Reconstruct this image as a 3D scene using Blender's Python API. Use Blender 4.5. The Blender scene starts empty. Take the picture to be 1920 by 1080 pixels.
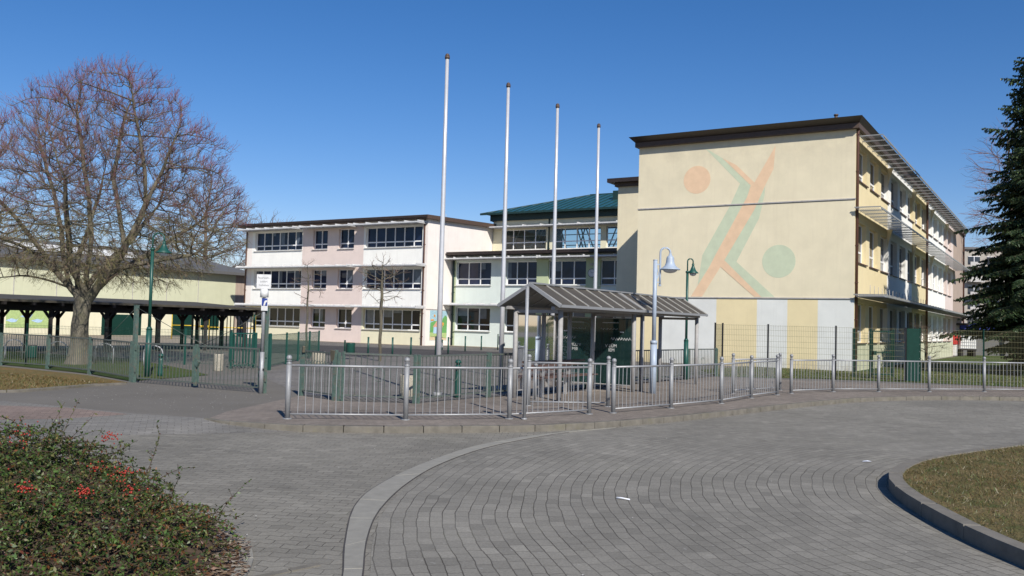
import bpy, math, random
import numpy as np
from mathutils import Vector, Matrix, kdtree
random.seed(7); rng = np.random.default_rng(7)
R = math.radians; PI = math.pi
scene = bpy.context.scene
COL = scene.collection
TH = R(-31.8)                       # heading of the school's street facade
EU = Vector((math.cos(TH), math.sin(TH), 0)); EV = Vector((-math.sin(TH), math.cos(TH), 0))
def W(u, v, z=0.0):
    p = EU*u + EV*v; return (p.x, p.y, z)

# ------------------------------------------------------------------ materials
class NT:
    def __init__(s, name):
        s.m = bpy.data.materials.new(name); s.m.use_nodes = True
        s.t = s.m.node_tree; s.t.nodes.clear()
        s.out = s.n('ShaderNodeOutputMaterial'); s.p = s.n('ShaderNodeBsdfPrincipled')
        s.l(s.p.outputs[0], s.out.inputs[0])
    def n(s, k, **kw):
        x = s.t.nodes.new(k)
        for a, b in kw.items(): setattr(x, a, b)
        return x
    def l(s, a, b): s.t.links.new(a, b)
    def v(s, sock, val):
        if hasattr(val, 'is_linked') or hasattr(val, 'links'): s.l(val, sock)
        else: sock.default_value = val
    def math(s, op, a, b=0.0, c=None):
        x = s.n('ShaderNodeMath', operation=op); s.v(x.inputs[0], a); s.v(x.inputs[1], b)
        if c is not None: s.v(x.inputs[2], c)
        return x.outputs[0]
    def noise(s, vec, scale, detail=4, rough=.6, dist=0):
        x = s.n('ShaderNodeTexNoise'); s.l(vec, x.inputs['Vector'])
        x.inputs['Scale'].default_value = scale; x.inputs['Detail'].default_value = detail
        x.inputs['Roughness'].default_value = rough; x.inputs['Distortion'].default_value = dist
        return x.outputs['Fac']
    def ramp(s, fac, pts):
        x = s.n('ShaderNodeValToRGB'); s.l(fac, x.inputs[0]); e = x.color_ramp.elements
        while len(e) < len(pts): e.new(0.5)
        for i, (p, c) in enumerate(pts):
            e[i].position = p; e[i].color = (c, c, c, 1) if isinstance(c, (int, float)) else (*c, 1)
        return x.outputs[0]
    def mix(s, fac, a, b, mode='MIX'):
        x = s.n('ShaderNodeMix', data_type='RGBA', blend_type=mode)
        s.v(x.inputs[0], fac)
        for k, c in ((6, a), (7, b)):
            if isinstance(c, tuple): x.inputs[k].default_value = (*c, 1)
            else: s.l(c, x.inputs[k])
        return x.outputs[2]
    def pos(s): return s.n('ShaderNodeNewGeometry').outputs['Position']
    def obj(s): return s.n('ShaderNodeTexCoord').outputs['Object']
    def bump(s, h, strength=.3, dist=.01):
        b = s.n('ShaderNodeBump'); b.inputs['Strength'].default_value = strength; b.inputs['Distance'].default_value = dist
        s.l(h, b.inputs['Height']); s.l(b.outputs[0], s.p.inputs['Normal'])

def simple(name, col, rough=.6, metal=0., var=.12, scale=6., dirt=0., dirtcol=(.12, .1, .08), bump=0., bscale=60., spec=.5, streak=0.):
    n = NT(name); co = n.pos()
    f = n.noise(co, scale, 5)
    lo = tuple(c*(1-var) for c in col); hi = tuple(min(1, c*(1+var)) for c in col)
    c = n.mix(n.ramp(f, [(.3, 0.), (.7, 1.)]), lo, hi)
    if dirt:
        d = n.ramp(n.noise(co, scale*.45, 8, .7), [(.52, 0.), (.72, dirt)])
        c = n.mix(d, c, dirtcol)
    if name.startswith('plaster_yellow') or name.startswith('plaster_stripe'):
        g1 = n.ramp(n.noise(co, .38, 6, .7, .6), [(.35, .955), (.65, 1.03)]); c = n.mix(1., c, g1, 'MULTIPLY')
        sz = n.n('ShaderNodeSeparateXYZ'); n.l(co, sz.inputs[0]); up = n.math('MULTIPLY', n.ramp(n.math('MULTIPLY', sz.outputs[2], .1), [(.80, 0.), (1.04, 1.)]), n.ramp(n.noise(co, .9, 8, .75), [(.42, 0.), (.68, .30)])); c = n.mix(up, c, (.40, .36, .28))
        lo_ = n.math('MULTIPLY', n.ramp(n.math('MULTIPLY', sz.outputs[2], 1.), [(.0, 1.), (.55, 0.)]), n.ramp(n.noise(co, 2.4, 6, .7), [(.35, 0.), (.6, .55)])); c = n.mix(lo_, c, (.36, .30, .20))
    if streak:                      # rain streaks running down a wall
        mp = n.n('ShaderNodeMapping'); n.l(co, mp.inputs[0]); mp.inputs['Scale'].default_value = (3.2, 3.2, .16)
        d = n.ramp(n.noise(mp.outputs[0], 2.2, 6, .65), [(.5, 0.), (.78, streak)])
        c = n.mix(d, c, dirtcol)
    n.l(c, n.p.inputs['Base Color'])
    n.p.inputs['Roughness'].default_value = rough; n.p.inputs['Metallic'].default_value = metal
    n.p.inputs['Specular IOR Level'].default_value = spec
    if bump: n.bump(n.noise(co, bscale, 4), bump, .01)
    return n.m

M = {}
def mk():
    S = simple
    pl = dict(rough=.85, var=.04, scale=1.3, bump=.25, bscale=70, spec=.2)
    M['yellow'] = S('plaster_yellow', (.72, .645, .465), streak=.2, dirtcol=(.52, .44, .32), **pl)
    M['yellow2'] = S('plaster_stripe_yellow', (.73, .62, .38), streak=.12, dirtcol=(.55, .46, .3), **pl)
    M['stripe_white'] = S('plaster_stripe_white', (.68, .685, .65), streak=.14, dirtcol=(.42, .42, .38), **pl)
    M['white'] = S('plaster_white', (.84, .83, .78), streak=.16, dirtcol=(.48, .46, .40), **pl)
    M['pink'] = S('plaster_pink', (.69, .58, .53), streak=.14, dirtcol=(.44, .36, .31), **pl)
    M['palepink'] = S('plaster_pale_pink', (.81, .75, .695), streak=.14, dirtcol=(.5, .42, .36), **pl)
    M['cream'] = S('plaster_cream', (.72, .68, .50), streak=.12, dirtcol=(.45, .42, .28), **pl)
    M['mint'] = S('plaster_mint', (.64, .70, .65), streak=.14, dirtcol=(.42, .46, .40), **pl)
    M['green_pl'] = S('plaster_green', (.46, .52, .33), streak=.14, dirtcol=(.3, .34, .24), **pl)
    M['hallgreen'] = S('plaster_hall_green', (.56, .565, .40), streak=.2, dirtcol=(.36, .36, .24), **pl)
    M['worn'] = S('plaster_worn', (.42, .33, .27), streak=.7, dirtcol=(.16, .13, .11), **pl)
    M['orange'] = S('paint_orange', (.73, .52, .345), rough=.85, var=.06, scale=3, spec=.2)
    M['greenp'] = S('paint_green', (.53, .58, .42), rough=.85, var=.06, scale=3, spec=.2)
    M['ledge'] = S('ledge_grey', (.42, .40, .38), rough=.6, dirt=.4)
    M['fascia'] = S('fascia_dark_brown', (.030, .020, .016), rough=.45, var=.2)
    M['fascia2'] = S('fascia_brown', (.085, .055, .040), rough=.6, var=.15)
    M['brownpipe'] = S('downpipe_brown', (.10, .045, .030), rough=.45)
    M['roof_grey'] = S('roof_grey', (.11, .11, .11), rough=.8, dirt=.3)
    M['frame'] = S('window_frame_white', (.78, .78, .78), rough=.4, var=.03)
    M['blind'] = S('blind_behind_glass', (.09, .11, .14), rough=.08, var=.3, scale=3)
    M['sill'] = S('window_sill', (.62, .60, .57), rough=.5, dirt=.2)
    M['sillbrown'] = S('window_sill_brown', (.10, .05, .035), rough=.5)
    M['shade'] = S('sunshade_metal', (.58, .58, .58), rough=.5, metal=.0, dirt=.3, dirtcol=(.3, .29, .27))
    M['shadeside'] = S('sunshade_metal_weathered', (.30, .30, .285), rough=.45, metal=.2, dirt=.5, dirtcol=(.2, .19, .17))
    M['galv'] = S('galvanised_steel', (.32, .325, .33), rough=.5, metal=.3, var=.12, scale=25, dirt=.15, dirtcol=(.25, .24, .23))
    M['railm'] = S('railing_grey_paint', (.26, .265, .27), rough=.5, metal=.15, var=.1, scale=30, dirt=.2, dirtcol=(.25, .24, .22))
    M['shelterp'] = S('shelter_post_paint', (.31, .30, .29), rough=.6, var=.12, scale=12, dirt=.4, dirtcol=(.2, .17, .15))
    M['shelterr'] = S('shelter_roof_sheet', (.105, .093, .075), rough=.6, var=.18, scale=4, dirt=.55, dirtcol=(.09, .075, .05), bump=.2, bscale=20)
    M['roofunder'] = S('shelter_roof_underside', (.38, .37, .34), rough=.7, var=.12, scale=5, dirt=.5, dirtcol=(.2, .19, .16))
    M['seam'] = S('roof_seam', (.55, .53, .48), rough=.4, metal=.4)
    M['poleal'] = S('flagpole_aluminium', (.60, .60, .61), rough=.35, metal=.35, var=.06, scale=8, dirt=.2, dirtcol=(.4, .38, .4))
    M['oldgreen'] = S('old_green_paint', (.075, .12, .10), rough=.6, var=.25, scale=18, dirt=.75, dirtcol=(.17, .10, .075))
    M['oldbar'] = S('old_grey_bar', (.085, .10, .088), rough=.6, var=.25, scale=18, dirt=.5, dirtcol=(.12, .08, .06))
    M['green'] = S('green_paint', (.012, .070, .054), rough=.42, var=.12, scale=10)
    M['greendk'] = S('green_paint_dark', (.005, .034, .025), rough=.75, spec=.2, var=.12, scale=10)
    M['mesh'] = S('mesh_wire_green', (.035, .085, .06), rough=.5)
    M['meshtan'] = S('mesh_wire_weathered', (.16, .15, .08), rough=.6)
    M['lampblue'] = S('lamp_blue_grey', (.33, .39, .47), rough=.45, var=.08, scale=9, dirt=.2, dirtcol=(.3, .3, .3))
    M['tealroof'] = S('teal_metal_roof', (.03, .115, .125), rough=.35, metal=.25, var=.1, scale=2)
    M['tealdk'] = S('dark_teal_fascia', (.010, .035, .033), rough=.5)
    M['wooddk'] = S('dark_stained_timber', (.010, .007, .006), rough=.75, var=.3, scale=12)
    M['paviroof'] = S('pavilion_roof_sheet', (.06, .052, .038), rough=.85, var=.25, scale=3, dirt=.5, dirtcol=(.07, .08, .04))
    M['concrete'] = S('exposed_aggregate_concrete', (.33, .30, .24), rough=.9, var=.45, scale=45, bump=.6, bscale=60)
    M['kerb'] = S('kerb_concrete', (.150, .136, .112), rough=.9, var=.25, scale=5, dirt=.8, dirtcol=(.14, .13, .08), bump=.4, bscale=90)
    M['kerb2'] = S('kerb_concrete_light', (.25, .238, .205), rough=.9, var=.1, scale=9, dirt=.3, dirtcol=(.15, .14, .11), bump=.4, bscale=90)
    M['kerb3'] = S('island_kerb_concrete', (.165, .15, .125), rough=.9, var=.15, scale=7, dirt=.6, dirtcol=(.08, .072, .055), bump=.4, bscale=90)
    M['bark'] = S('bark_lichen', (.125, .11, .082), rough=.95, var=.4, scale=5, dirt=.5, dirtcol=(.19, .19, .095), bump=1., bscale=14)
    M['branch'] = S('branch_lichen', (.105, .092, .065), rough=.9, var=.35, scale=3, dirt=.55, dirtcol=(.20, .20, .09))
    M['twig'] = S('twig_reddish', (.15, .10, .075), rough=.8, var=.3, scale=2)
    M['twigtip'] = S('twig_tip_red', (.165, .058, .075), rough=.7, var=.3, scale=2)
    M['twiggreen'] = S('twig_yellow_green', (.17, .15, .065), rough=.8, var=.3, scale=2)
    M['farbark'] = S('far_tree_bark', (.15, .115, .085), rough=.9, var=.3, scale=1)
    M['fartwig'] = S('far_tree_twig', (.21, .145, .11), rough=.9, var=.25, scale=.5)
    M['purpletwig'] = S('birch_twig_purple', (.17, .105, .11), rough=.9, var=.25, scale=.5)
    M['sprbark'] = S('spruce_bark', (.10, .07, .05), rough=.95, var=.3, scale=8, bump=.6, bscale=20)
    M['white_plastic'] = S('white_plastic', (.68, .68, .66), rough=.4, dirt=.2, dirtcol=(.45, .45, .4))
    M['red'] = S('red_paint', (.50, .03, .03), rough=.4)
    M['signwhite'] = S('sign_white', (.62, .62, .61), rough=.45, dirt=.35, dirtcol=(.40, .39, .38))
    M['signblue'] = S('sign_blue', (.02, .045, .22), rough=.4)
    M['signtext'] = S('sign_lettering', (.13, .13, .14), rough=.6)
    M['black'] = S('black', (.012, .012, .013), rough=.6)
    M['yellowp'] = S('yellow_rail_paint', (.62, .42, .03), rough=.45)
    M['bench'] = S('bench_slats', (.10, .062, .052), rough=.6)
    M['awning'] = S('blue_awning', (.012, .02, .16), rough=.7)
    M['flat'] = S('far_block_wall', (.34, .31, .27), rough=.9)
    M['flatdk'] = S('far_block_glass', (.03, .035, .045), rough=.15)
    M['globe'] = S('lamp_globe', (.62, .62, .60), rough=.25)
    M['paper'] = S('litter_paper', (.75, .77, .82), rough=.6)
    M['debris'] = S('debris_pale', (.50, .48, .44), rough=.8, var=.3, scale=60)
    M['berry'] = S('berry_red', (.30, .028, .014), rough=.35, var=.25, scale=40)
    M['stem'] = S('bush_stem', (.05, .032, .02), rough=.85, var=.3, scale=20)
    for k, c in dict(msky=(.33, .50, .58), mgreen=(.13, .34, .10), mgreen2=(.38, .49, .20), mhouse=(.40, .55, .72), mroof=(.62, .34, .24), mpath=(.62, .50, .33), morange=(.66, .30, .06)).items():
        M[k] = S('picture_'+k[1:], c, rough=.85, var=.18, scale=9)
    # window glass: reflected sky's blue and the room's darkness put into its base colour
    n = NT('window_glass'); co = n.pos()
    n.l(n.mix(n.ramp(n.noise(co, .9, 2), [(.35, 0.), (.65, 1.)]), (.004, .008, .022), (.012, .022, .060)), n.p.inputs['Base Color'])
    n.p.inputs['Roughness'].default_value = .02; n.p.inputs['IOR'].default_value = 1.42
    n.bump(n.noise(co, .8, 1), .06, .05); M['glass'] = n.m
    n = NT('window_glass_ground'); n.p.inputs['Base Color'].default_value = (.006, .006, .007, 1)
    n.p.inputs['Roughness'].default_value = .04; n.p.inputs['IOR'].default_value = 1.4; M['glass_low'] = n.m
    def sheet(name, tint, gloss):
        n = NT(name); tr = n.n('ShaderNodeBsdfTransparent'); tr.inputs[0].default_value = (*tint, 1)
        gl = n.n('ShaderNodeBsdfGlossy'); gl.inputs['Roughness'].default_value = .03; gl.inputs[0].default_value = (1, 1, 1, 1)
        fr = n.n('ShaderNodeFresnel'); fr.inputs[0].default_value = gloss
        mx = n.n('ShaderNodeMixShader'); n.l(fr.outputs[0], mx.inputs[0]); n.l(tr.outputs[0], mx.inputs[1]); n.l(gl.outputs[0], mx.inputs[2])
        n.l(mx.outputs[0], n.out.inputs[0]); return n.m
    M['shelterglass'] = sheet('shelter_glass', (.36, .47, .43), 1.3)
    M['shelterglass_dk'] = sheet('shelter_glass_smoky', (.16, .25, .235), 1.33)
    M['clearglass'] = sheet('clear_glass', (.62, .70, .68), 1.5)
    for k_, c_, f_ in (('shelterr', (.22, .20, .16), .30), ('roofunder', (.62, .61, .57), .62)):
        t = M[k_].node_tree; pb = [x for x in t.nodes if x.type == 'BSDF_PRINCIPLED'][0]; ou = [x for x in t.nodes if x.type == 'OUTPUT_MATERIAL'][0]
        tl = t.nodes.new('ShaderNodeBsdfTranslucent'); tl.inputs[0].default_value = (*c_, 1); mx = t.nodes.new('ShaderNodeMixShader'); mx.inputs[0].default_value = f_
        t.links.new(pb.outputs[0], mx.inputs[1]); t.links.new(tl.outputs[0], mx.inputs[2]); t.links.new(mx.outputs[0], ou.inputs[0])
    t = M['shelterglass_dk'].node_tree; ou = [x for x in t.nodes if x.type == 'OUTPUT_MATERIAL'][0]; src = ou.inputs[0].links[0].from_socket
    df = t.nodes.new('ShaderNodeBsdfDiffuse'); df.inputs[0].default_value = (.08, .20, .19, 1); mx = t.nodes.new('ShaderNodeMixShader'); mx.inputs[0].default_value = .12
    t.links.new(src, mx.inputs[1]); t.links.new(df.outputs[0], mx.inputs[2]); t.links.new(mx.outputs[0], ou.inputs[0])
    # foliage
    def leafm(name, a, b, c, rough=.46, trans=.25):
        n = NT(name); g = n.n('ShaderNodeNewGeometry')
        col = n.ramp(g.outputs['Random Per Island'], [(0., a), (.5, b), (1., c)])
        f = n.ramp(n.noise(g.outputs['Position'], 3.2, 3), [(.35, .75), (.65, 1.2)])
        col = n.mix(1., col, f, 'MULTIPLY')
        n.l(col, n.p.inputs['Base Color']); n.p.inputs['Roughness'].default_value = rough
        td = n.n('ShaderNodeBsdfTranslucent'); n.l(col, td.inputs[0]); mx = n.n('ShaderNodeMixShader'); mx.inputs[0].default_value = trans
        n.l(n.p.outputs[0], mx.inputs[1]); n.l(td.outputs[0], mx.inputs[2]); n.l(mx.outputs[0], n.out.inputs[0]); return n.m
    M['leaf'] = leafm('bush_leaf', (.026, .058, .012), (.065, .110, .022), (.15, .13, .04))
    M['leaflight'] = leafm('bush_leaf_fresh', (.06, .13, .025), (.085, .16, .03), (.12, .19, .045))
    M['leafrusset'] = leafm('bush_leaf_russet', (.11, .028, .014), (.15, .06, .022), (.20, .10, .035))
    M['leafdry'] = leafm('dry_leaf', (.16, .085, .04), (.27, .19, .11), (.42, .36, .27), trans=.1)
    M['needle'] = leafm('spruce_needle', (.024, .050, .023), (.045, .078, .033), (.09, .13, .045), trans=.08)
    M['grassblade'] = leafm('grass_blade', (.19, .14, .065), (.14, .13, .045), (.075, .135, .03), trans=.2)
    M['drygrass'] = leafm('dry_grass_blade', (.20, .12, .045), (.17, .125, .05), (.10, .12, .035), trans=.2)
    # ---- paving: concentric rings of setts around the loop's centre
    def paving(name, mode, base, cx=0, cy=0, ang=0., rw=.115, bl=.205, jw=.06):
        n = NT(name); p = n.pos()
        wob = n.n('ShaderNodeTexNoise'); n.l(p, wob.inputs['Vector']); wob.inputs['Scale'].default_value = .7; wob.inputs['Detail'].default_value = 3
        sub = n.n('ShaderNodeVectorMath', operation='SUBTRACT'); n.l(p, sub.inputs[0]); sub.inputs[1].default_value = (cx, cy, 0)
        sx = n.n('ShaderNodeSeparateXYZ'); n.l(sub.outputs[0], sx.inputs[0]); X, Y = sx.outputs[0], sx.outputs[1]
        w2 = n.noise(p, 9, 2)
        if mode == 'ring':
            r = n.math('SQRT', n.math('ADD', n.math('MULTIPLY', X, X), n.math('MULTIPLY', Y, Y)))
            r = n.math('ADD', r, n.math('MULTIPLY', n.math('SUBTRACT', wob.outputs['Fac'], .5), .16))
            r = n.math('ADD', r, n.math('MULTIPLY', n.math('SUBTRACT', w2, .5), .014))
            row = n.math('DIVIDE', r, rw); rid = n.math('FLOOR', row)
            th = n.math('ARCTAN2', Y, X)
            along = n.math('DIVIDE', n.math('MULTIPLY', th, n.math('MULTIPLY', rid, rw)), bl)
        else:
            c, s_ = math.cos(ang), math.sin(ang)
            a = n.math('ADD', n.math('MULTIPLY', X, c), n.math('MULTIPLY', Y, s_))
            b = n.math('ADD', n.math('MULTIPLY', X, -s_), n.math('MULTIPLY', Y, c))
            if mode == 'bone':
                tri = n.math('PINGPONG', a, bl/2)
                b = n.math('ADD', b, n.math('MULTIPLY', tri, .30))
            b = n.math('ADD', b, n.math('MULTIPLY', n.math('SUBTRACT', wob.outputs['Fac'], .5), .10))
            row = n.math('DIVIDE', b, rw); rid = n.math('FLOOR', row); along = n.math('DIVIDE', a, bl)
        wn = n.n('ShaderNodeTexWhiteNoise', noise_dimensions='1D'); n.l(rid, wn.inputs['W'])
        if mode == 'ring': along = n.math('ADD', along, wn.outputs['Value'])
        else: along = n.math('ADD', along, n.math('MULTIPLY', n.math('FLOORED_MODULO', rid, 2.), .5))
        along = n.math('ADD', along, n.math('MULTIPLY', n.math('SUBTRACT', w2, .5), .12))
        cid = n.math('FLOOR', along)
        fr = n.math('FRACT', row); fa = n.math('FRACT', along)
        dr = n.math('MINIMUM', fr, n.math('SUBTRACT', 1., fr)); da = n.math('MINIMUM', fa, n.math('SUBTRACT', 1., fa))
        dr = n.math('MULTIPLY', dr, rw); da = n.math('MULTIPLY', da, bl)
        d = n.math('MINIMUM', dr, n.math('MULTIPLY', da, 1.35))
        joint = n.ramp(n.math('MULTIPLY', d, 10.), [(.02, 1.), (jw, 0.)])
        cmb = n.n('ShaderNodeCombineXYZ'); n.l(rid, cmb.inputs[0]); n.l(cid, cmb.inputs[1])
        wn2 = n.n('ShaderNodeTexWhiteNoise', noise_dimensions='2D'); n.l(cmb.outputs[0], wn2.inputs['Vector'])
        lo = tuple(x*.93 for x in base); hi = tuple(x*1.08 for x in base)
        col = n.mix(wn2.outputs['Value'], lo, hi); col = n.mix(1., col, n.ramp(wn2.outputs['Value'], [(0., .88), (.06, .98), (.5, 1.), (.94, 1.02), (1., 1.12)]), 'MULTIPLY')
        col = n.mix(1., col, n.ramp(n.noise(p, .45, 6, .65), [(.3, .84), (.7, 1.12)]), 'MULTIPLY')
        col = n.mix(1., col, n.ramp(n.noise(p, 55, 3, .7), [(.3, .82), (.7, 1.16)]), 'MULTIPLY')
        tyre = n.ramp(n.noise(p, .16, 5, .75, 1.2), [(.38, .87), (.52, 1.), (.66, 1.07)]); col = n.mix(1., col, tyre, 'MULTIPLY')
        drop = n.ramp(n.noise(p, 1.9, 2, .4), [(.70, 0.), (.80, .4)]); col = n.mix(drop, col, (.085, .08, .07))
        spots = n.ramp(n.noise(p, 17, 2, .5), [(.70, 0.), (.76, .35)])
        col = n.mix(spots, col, (.36, .35, .33))
        jm = n.ramp(n.noise(p, 1.1, 3), [(.35, .45), (.65, 1.)])
        moss = n.mix(n.ramp(n.noise(p, .5, 2), [(.55, 0.), (.7, 1.)]), (.055, .048, .038), (.075, .075, .030))
        col = n.mix(n.math('MULTIPLY', joint, jm), col, moss)
        n.l(col, n.p.inputs['Base Color']); n.p.inputs['Roughness'].default_value = .88; n.p.inputs['Specular IOR Level'].default_value = .25
        h = n.math('SUBTRACT', n.math('MULTIPLY', n.noise(p, 80, 2), .3), joint)
        n.bump(h, .55, .006); return n.m
    M['pav_ring'] = paving('ring_paving', 'ring', (.216, .203, .174), 9.0, 8.6, rw=.118, bl=.20)
    M['pav_bone'] = paving('interlocking_paving', 'bone', (.213, .199, .168), ang=R(-4), rw=.125, bl=.2)
    M['pav_red'] = paving('reddish_paving', 'brick', (.235, .180, .152), ang=R(20), rw=.1, bl=.2)
    M['pav_grey'] = paving('grey_ramp_paving', 'brick', (.20, .19, .172), ang=R(20), rw=.1, bl=.2)
    M['pav_walk'] = paving('pavement_paving', 'brick', (.215, .183, .155), ang=R(55), rw=.1, bl=.2)
    M['pav_yard'] = paving('yard_paving', 'brick', (.178, .165, .150), ang=TH, rw=.1, bl=.2)
    def ground(name, cols, sc=.6, fine=40, bump=.5):
        n = NT(name); p = n.pos()
        c = n.ramp(n.noise(p, sc, 8, .7, .3), [(.32, cols[0]), (.5, cols[1]), (.68, cols[2])])
        c = n.mix(1., c, n.ramp(n.noise(p, fine, 4, .7), [(.3, .65), (.7, 1.3)]), 'MULTIPLY')
        n.l(c, n.p.inputs['Base Color']); n.p.inputs['Roughness'].default_value = .95; n.p.inputs['Specular IOR Level'].default_value = .15
        n.bump(n.noise(p, fine, 4), bump, .03); return n.m
    M['asphalt'] = ground('asphalt', [(.146, .135, .118), (.160, .148, .130), (.176, .163, .144)], .5, 70, .35)
    M['asphalt_dk'] = ground('asphalt_dark', [(.06, .058, .06), (.075, .07, .07), (.09, .085, .083)], .5, 70, .35)
    M['grass_dry'] = ground('dry_grass_ground', [(.20, .145, .07), (.13, .105, .045), (.075, .09, .03)], 2.2, 30, 1.)
    M['grass_green'] = ground('green_grass_ground', [(.10, .095, .035), (.07, .10, .028), (.045, .09, .02)], 1., 30, 1.)
    M['verge'] = ground('verge_ground', [(.22, .13, .05), (.16, .12, .05), (.12, .12, .045)], 1.6, 30, 1.)
    M['litterbed'] = ground('leaf_litter_ground', [(.11, .06, .035), (.15, .09, .055), (.24, .18, .13)], 5, 45, 1.)
    M['sand'] = ground('sandy_ground', [(.28, .24, .19), (.33, .28, .22), (.25, .22, .16)], .5, 30, .5)
    M['farground'] = ground('far_ground', [(.10, .10, .05), (.13, .12, .06), (.09, .10, .045)], .05, 4, .3)
mk()

# ------------------------------------------------------------------ mesh builder
class MB:
    def __init__(s, mp=None): s.V = []; s.F = []; s.I = []; s.S = []; s.mp = mp
    def add(s, vs, fs, mi=0, sm=False):
        o = len(s.V); mp = s.mp
        s.V += [mp(*v) for v in vs] if mp else [tuple(v) for v in vs]
        for f in fs: s.F.append(tuple(o+i for i in f)); s.I.append(mi); s.S.append(sm)
        return s
    def box(s, a0, a1, b0, b1, c0, c1, mi=0):
        v = [(a, b, c) for c in (c0, c1) for b in (b0, b1) for a in (a0, a1)]
        return s.add(v, [(0, 2, 3, 1), (4, 5, 7, 6), (0, 1, 5, 4), (1, 3, 7, 5), (3, 2, 6, 7), (2, 0, 4, 6)], mi)
    def quad(s, a, b, c, d, mi=0): return s.add([a, b, c, d], [(0, 1, 2, 3)], mi)
    def tube(s, path, r, n=8, mi=0, cap=True, sm=True):
        P = [Vector(s.mp(*p)) if s.mp else Vector(p) for p in path]; N = len(P)
        rs = r if isinstance(r, (list, tuple)) else [r]*N
        o = len(s.V); up = None
        for i, p in enumerate(P):
            d = (P[min(i+1, N-1)]-P[max(i-1, 0)]).normalized()
            if up is None: up = Vector((0, 0, 1)) if abs(d.z) < .9 else Vector((1, 0, 0))
            x = d.cross(up)
            if x.length < 1e-4: x = d.cross(Vector((0, 1, 0)))
            x.normalize(); y = d.cross(x).normalized(); up = -y if False else up
            for k in range(n):
                a = 2*PI*k/n; q = p+(x*math.cos(a)+y*math.sin(a))*rs[i]; s.V.append(tuple(q))
        for i in range(N-1):
            for k in range(n):
                k2 = (k+1) % n; s.F.append((o+i*n+k, o+i*n+k2, o+(i+1)*n+k2, o+(i+1)*n+k)); s.I.append(mi); s.S.append(sm)
        if cap:
            s.F.append(tuple(o+k for k in reversed(range(n)))); s.I.append(mi); s.S.append(False)
            s.F.append(tuple(o+(N-1)*n+k for k in range(n))); s.I.append(mi); s.S.append(False)
        return s
    def lathe(s, c, prof, n=16, mi=0):      # prof: (r, z) from bottom to top
        o = len(s.V); c = s.mp(*c) if s.mp else c
        for r, z in prof:
            for k in range(n):
                a = 2*PI*k/n; s.V.append((c[0]+r*math.cos(a), c[1]+r*math.sin(a), c[2]+z))
        for i in range(len(prof)-1):
            for k in range(n):
                k2 = (k+1) % n; s.F.append((o+i*n+k, o+i*n+k2, o+(i+1)*n+k2, o+(i+1)*n+k)); s.I.append(mi); s.S.append(True)
        s.F.append(tuple(o+k for k in reversed(range(n)))); s.I.append(mi); s.S.append(False)
        s.F.append(tuple(o+(len(prof)-1)*n+k for k in range(n))); s.I.append(mi); s.S.append(False)
        return s
    def bar(s, p, q, w, h, mi=0):           # square bar from p to q
        P = Vector(s.mp(*p)) if s.mp else Vector(p); Q = Vector(s.mp(*q)) if s.mp else Vector(q); d = (Q-P).normalized()
        up = Vector((0, 0, 1)) if abs(d.z) < .95 else Vector((EV.x, EV.y, 0)); x = d.cross(up).normalized(); y = x.cross(d).normalized()
        v = [tuple(c+x*(i*w/2)+y*(j*h/2)) for c in (P, Q) for j in (-1, 1) for i in (-1, 1)]
        o = len(s.V); s.V += v
        for f in [(0, 2, 3, 1), (4, 5, 7, 6), (0, 1, 5, 4), (1, 3, 7, 5), (3, 2, 6, 7), (2, 0, 4, 6)]:
            s.F.append(tuple(o+i for i in f)); s.I.append(mi); s.S.append(False)
        return s
    def poly(s, pts, z0, z1, mi=0):         # prism of an xy outline
        n = len(pts); v = [(x, y, z0) for x, y in pts]+[(x, y, z1) for x, y in pts]
        return s.add(v, [tuple(range(n-1, -1, -1)), tuple(range(n, 2*n))]+[(i, (i+1) % n, n+(i+1) % n, n+i) for i in range(n)], mi)
def mesh_obj(name, V, F, mats, I=None, S=None, off=(0, 0, 0)):
    me = bpy.data.meshes.new(name)
    V = np.asarray(V, dtype=np.float32).reshape(-1, 3)-np.asarray(off, dtype=np.float32)
    me.from_pydata(V.tolist(), [], F)
    for m in mats: me.materials.append(m)
    if I is not None and len(mats) > 1: me.polygons.foreach_set('material_index', I)
    if S is not None: me.polygons.foreach_set('use_smooth', S)
    me.update(); o = bpy.data.objects.new(name, me); COL.objects.link(o); return o
def fast_obj(name, V, n, mats, off=(0, 0, 0), I=None):      # V: (faces*n, 3), faces of n corners each
    V = (np.asarray(V, dtype=np.float32).reshape(-1, 3)-np.asarray(off, dtype=np.float32)); k = len(V)//n
    me = bpy.data.meshes.new(name); me.vertices.add(len(V)); me.vertices.foreach_set('co', V.ravel())
    me.loops.add(len(V)); me.loops.foreach_set('vertex_index', np.arange(len(V), dtype=np.int32))
    me.polygons.add(k); me.polygons.foreach_set('loop_start', np.arange(0, k*n, n, dtype=np.int32)); me.polygons.foreach_set('loop_total', np.full(k, n, dtype=np.int32))
    for m in mats: me.materials.append(m)
    if I is not None: me.polygons.foreach_set('material_index', np.asarray(I, dtype=np.int32))
    me.update(calc_edges=True); me.validate(); o = bpy.data.objects.new(name, me); COL.objects.link(o); return o
def props(o, label=None, cat=None, group=None, kind=None):
    if label: o['label'] = label
    if cat: o['category'] = cat
    if group: o['group'] = group
    if kind: o['kind'] = kind
    return o
class Root:
    def __init__(s, name, label, cat, org, group=None, rot=0.):
        s.o = bpy.data.objects.new(name, None); COL.objects.link(s.o); s.org = org if rot == 0 else None
        s.o.location = org; s.o.rotation_euler = (0, 0, rot); s.o.empty_display_size = .3
        props(s.o, label, cat, group); s.off = org
    def part(s, name, mb, mats, parent=None, label=None):
        mats = mats if isinstance(mats, (list, tuple)) else [mats]
        o = mesh_obj(name, mb.V, mb.F, [M[m] for m in mats], mb.I, mb.S, s.off)
        o.parent = parent or s.o
        if label: o['label'] = label
        return o
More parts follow.
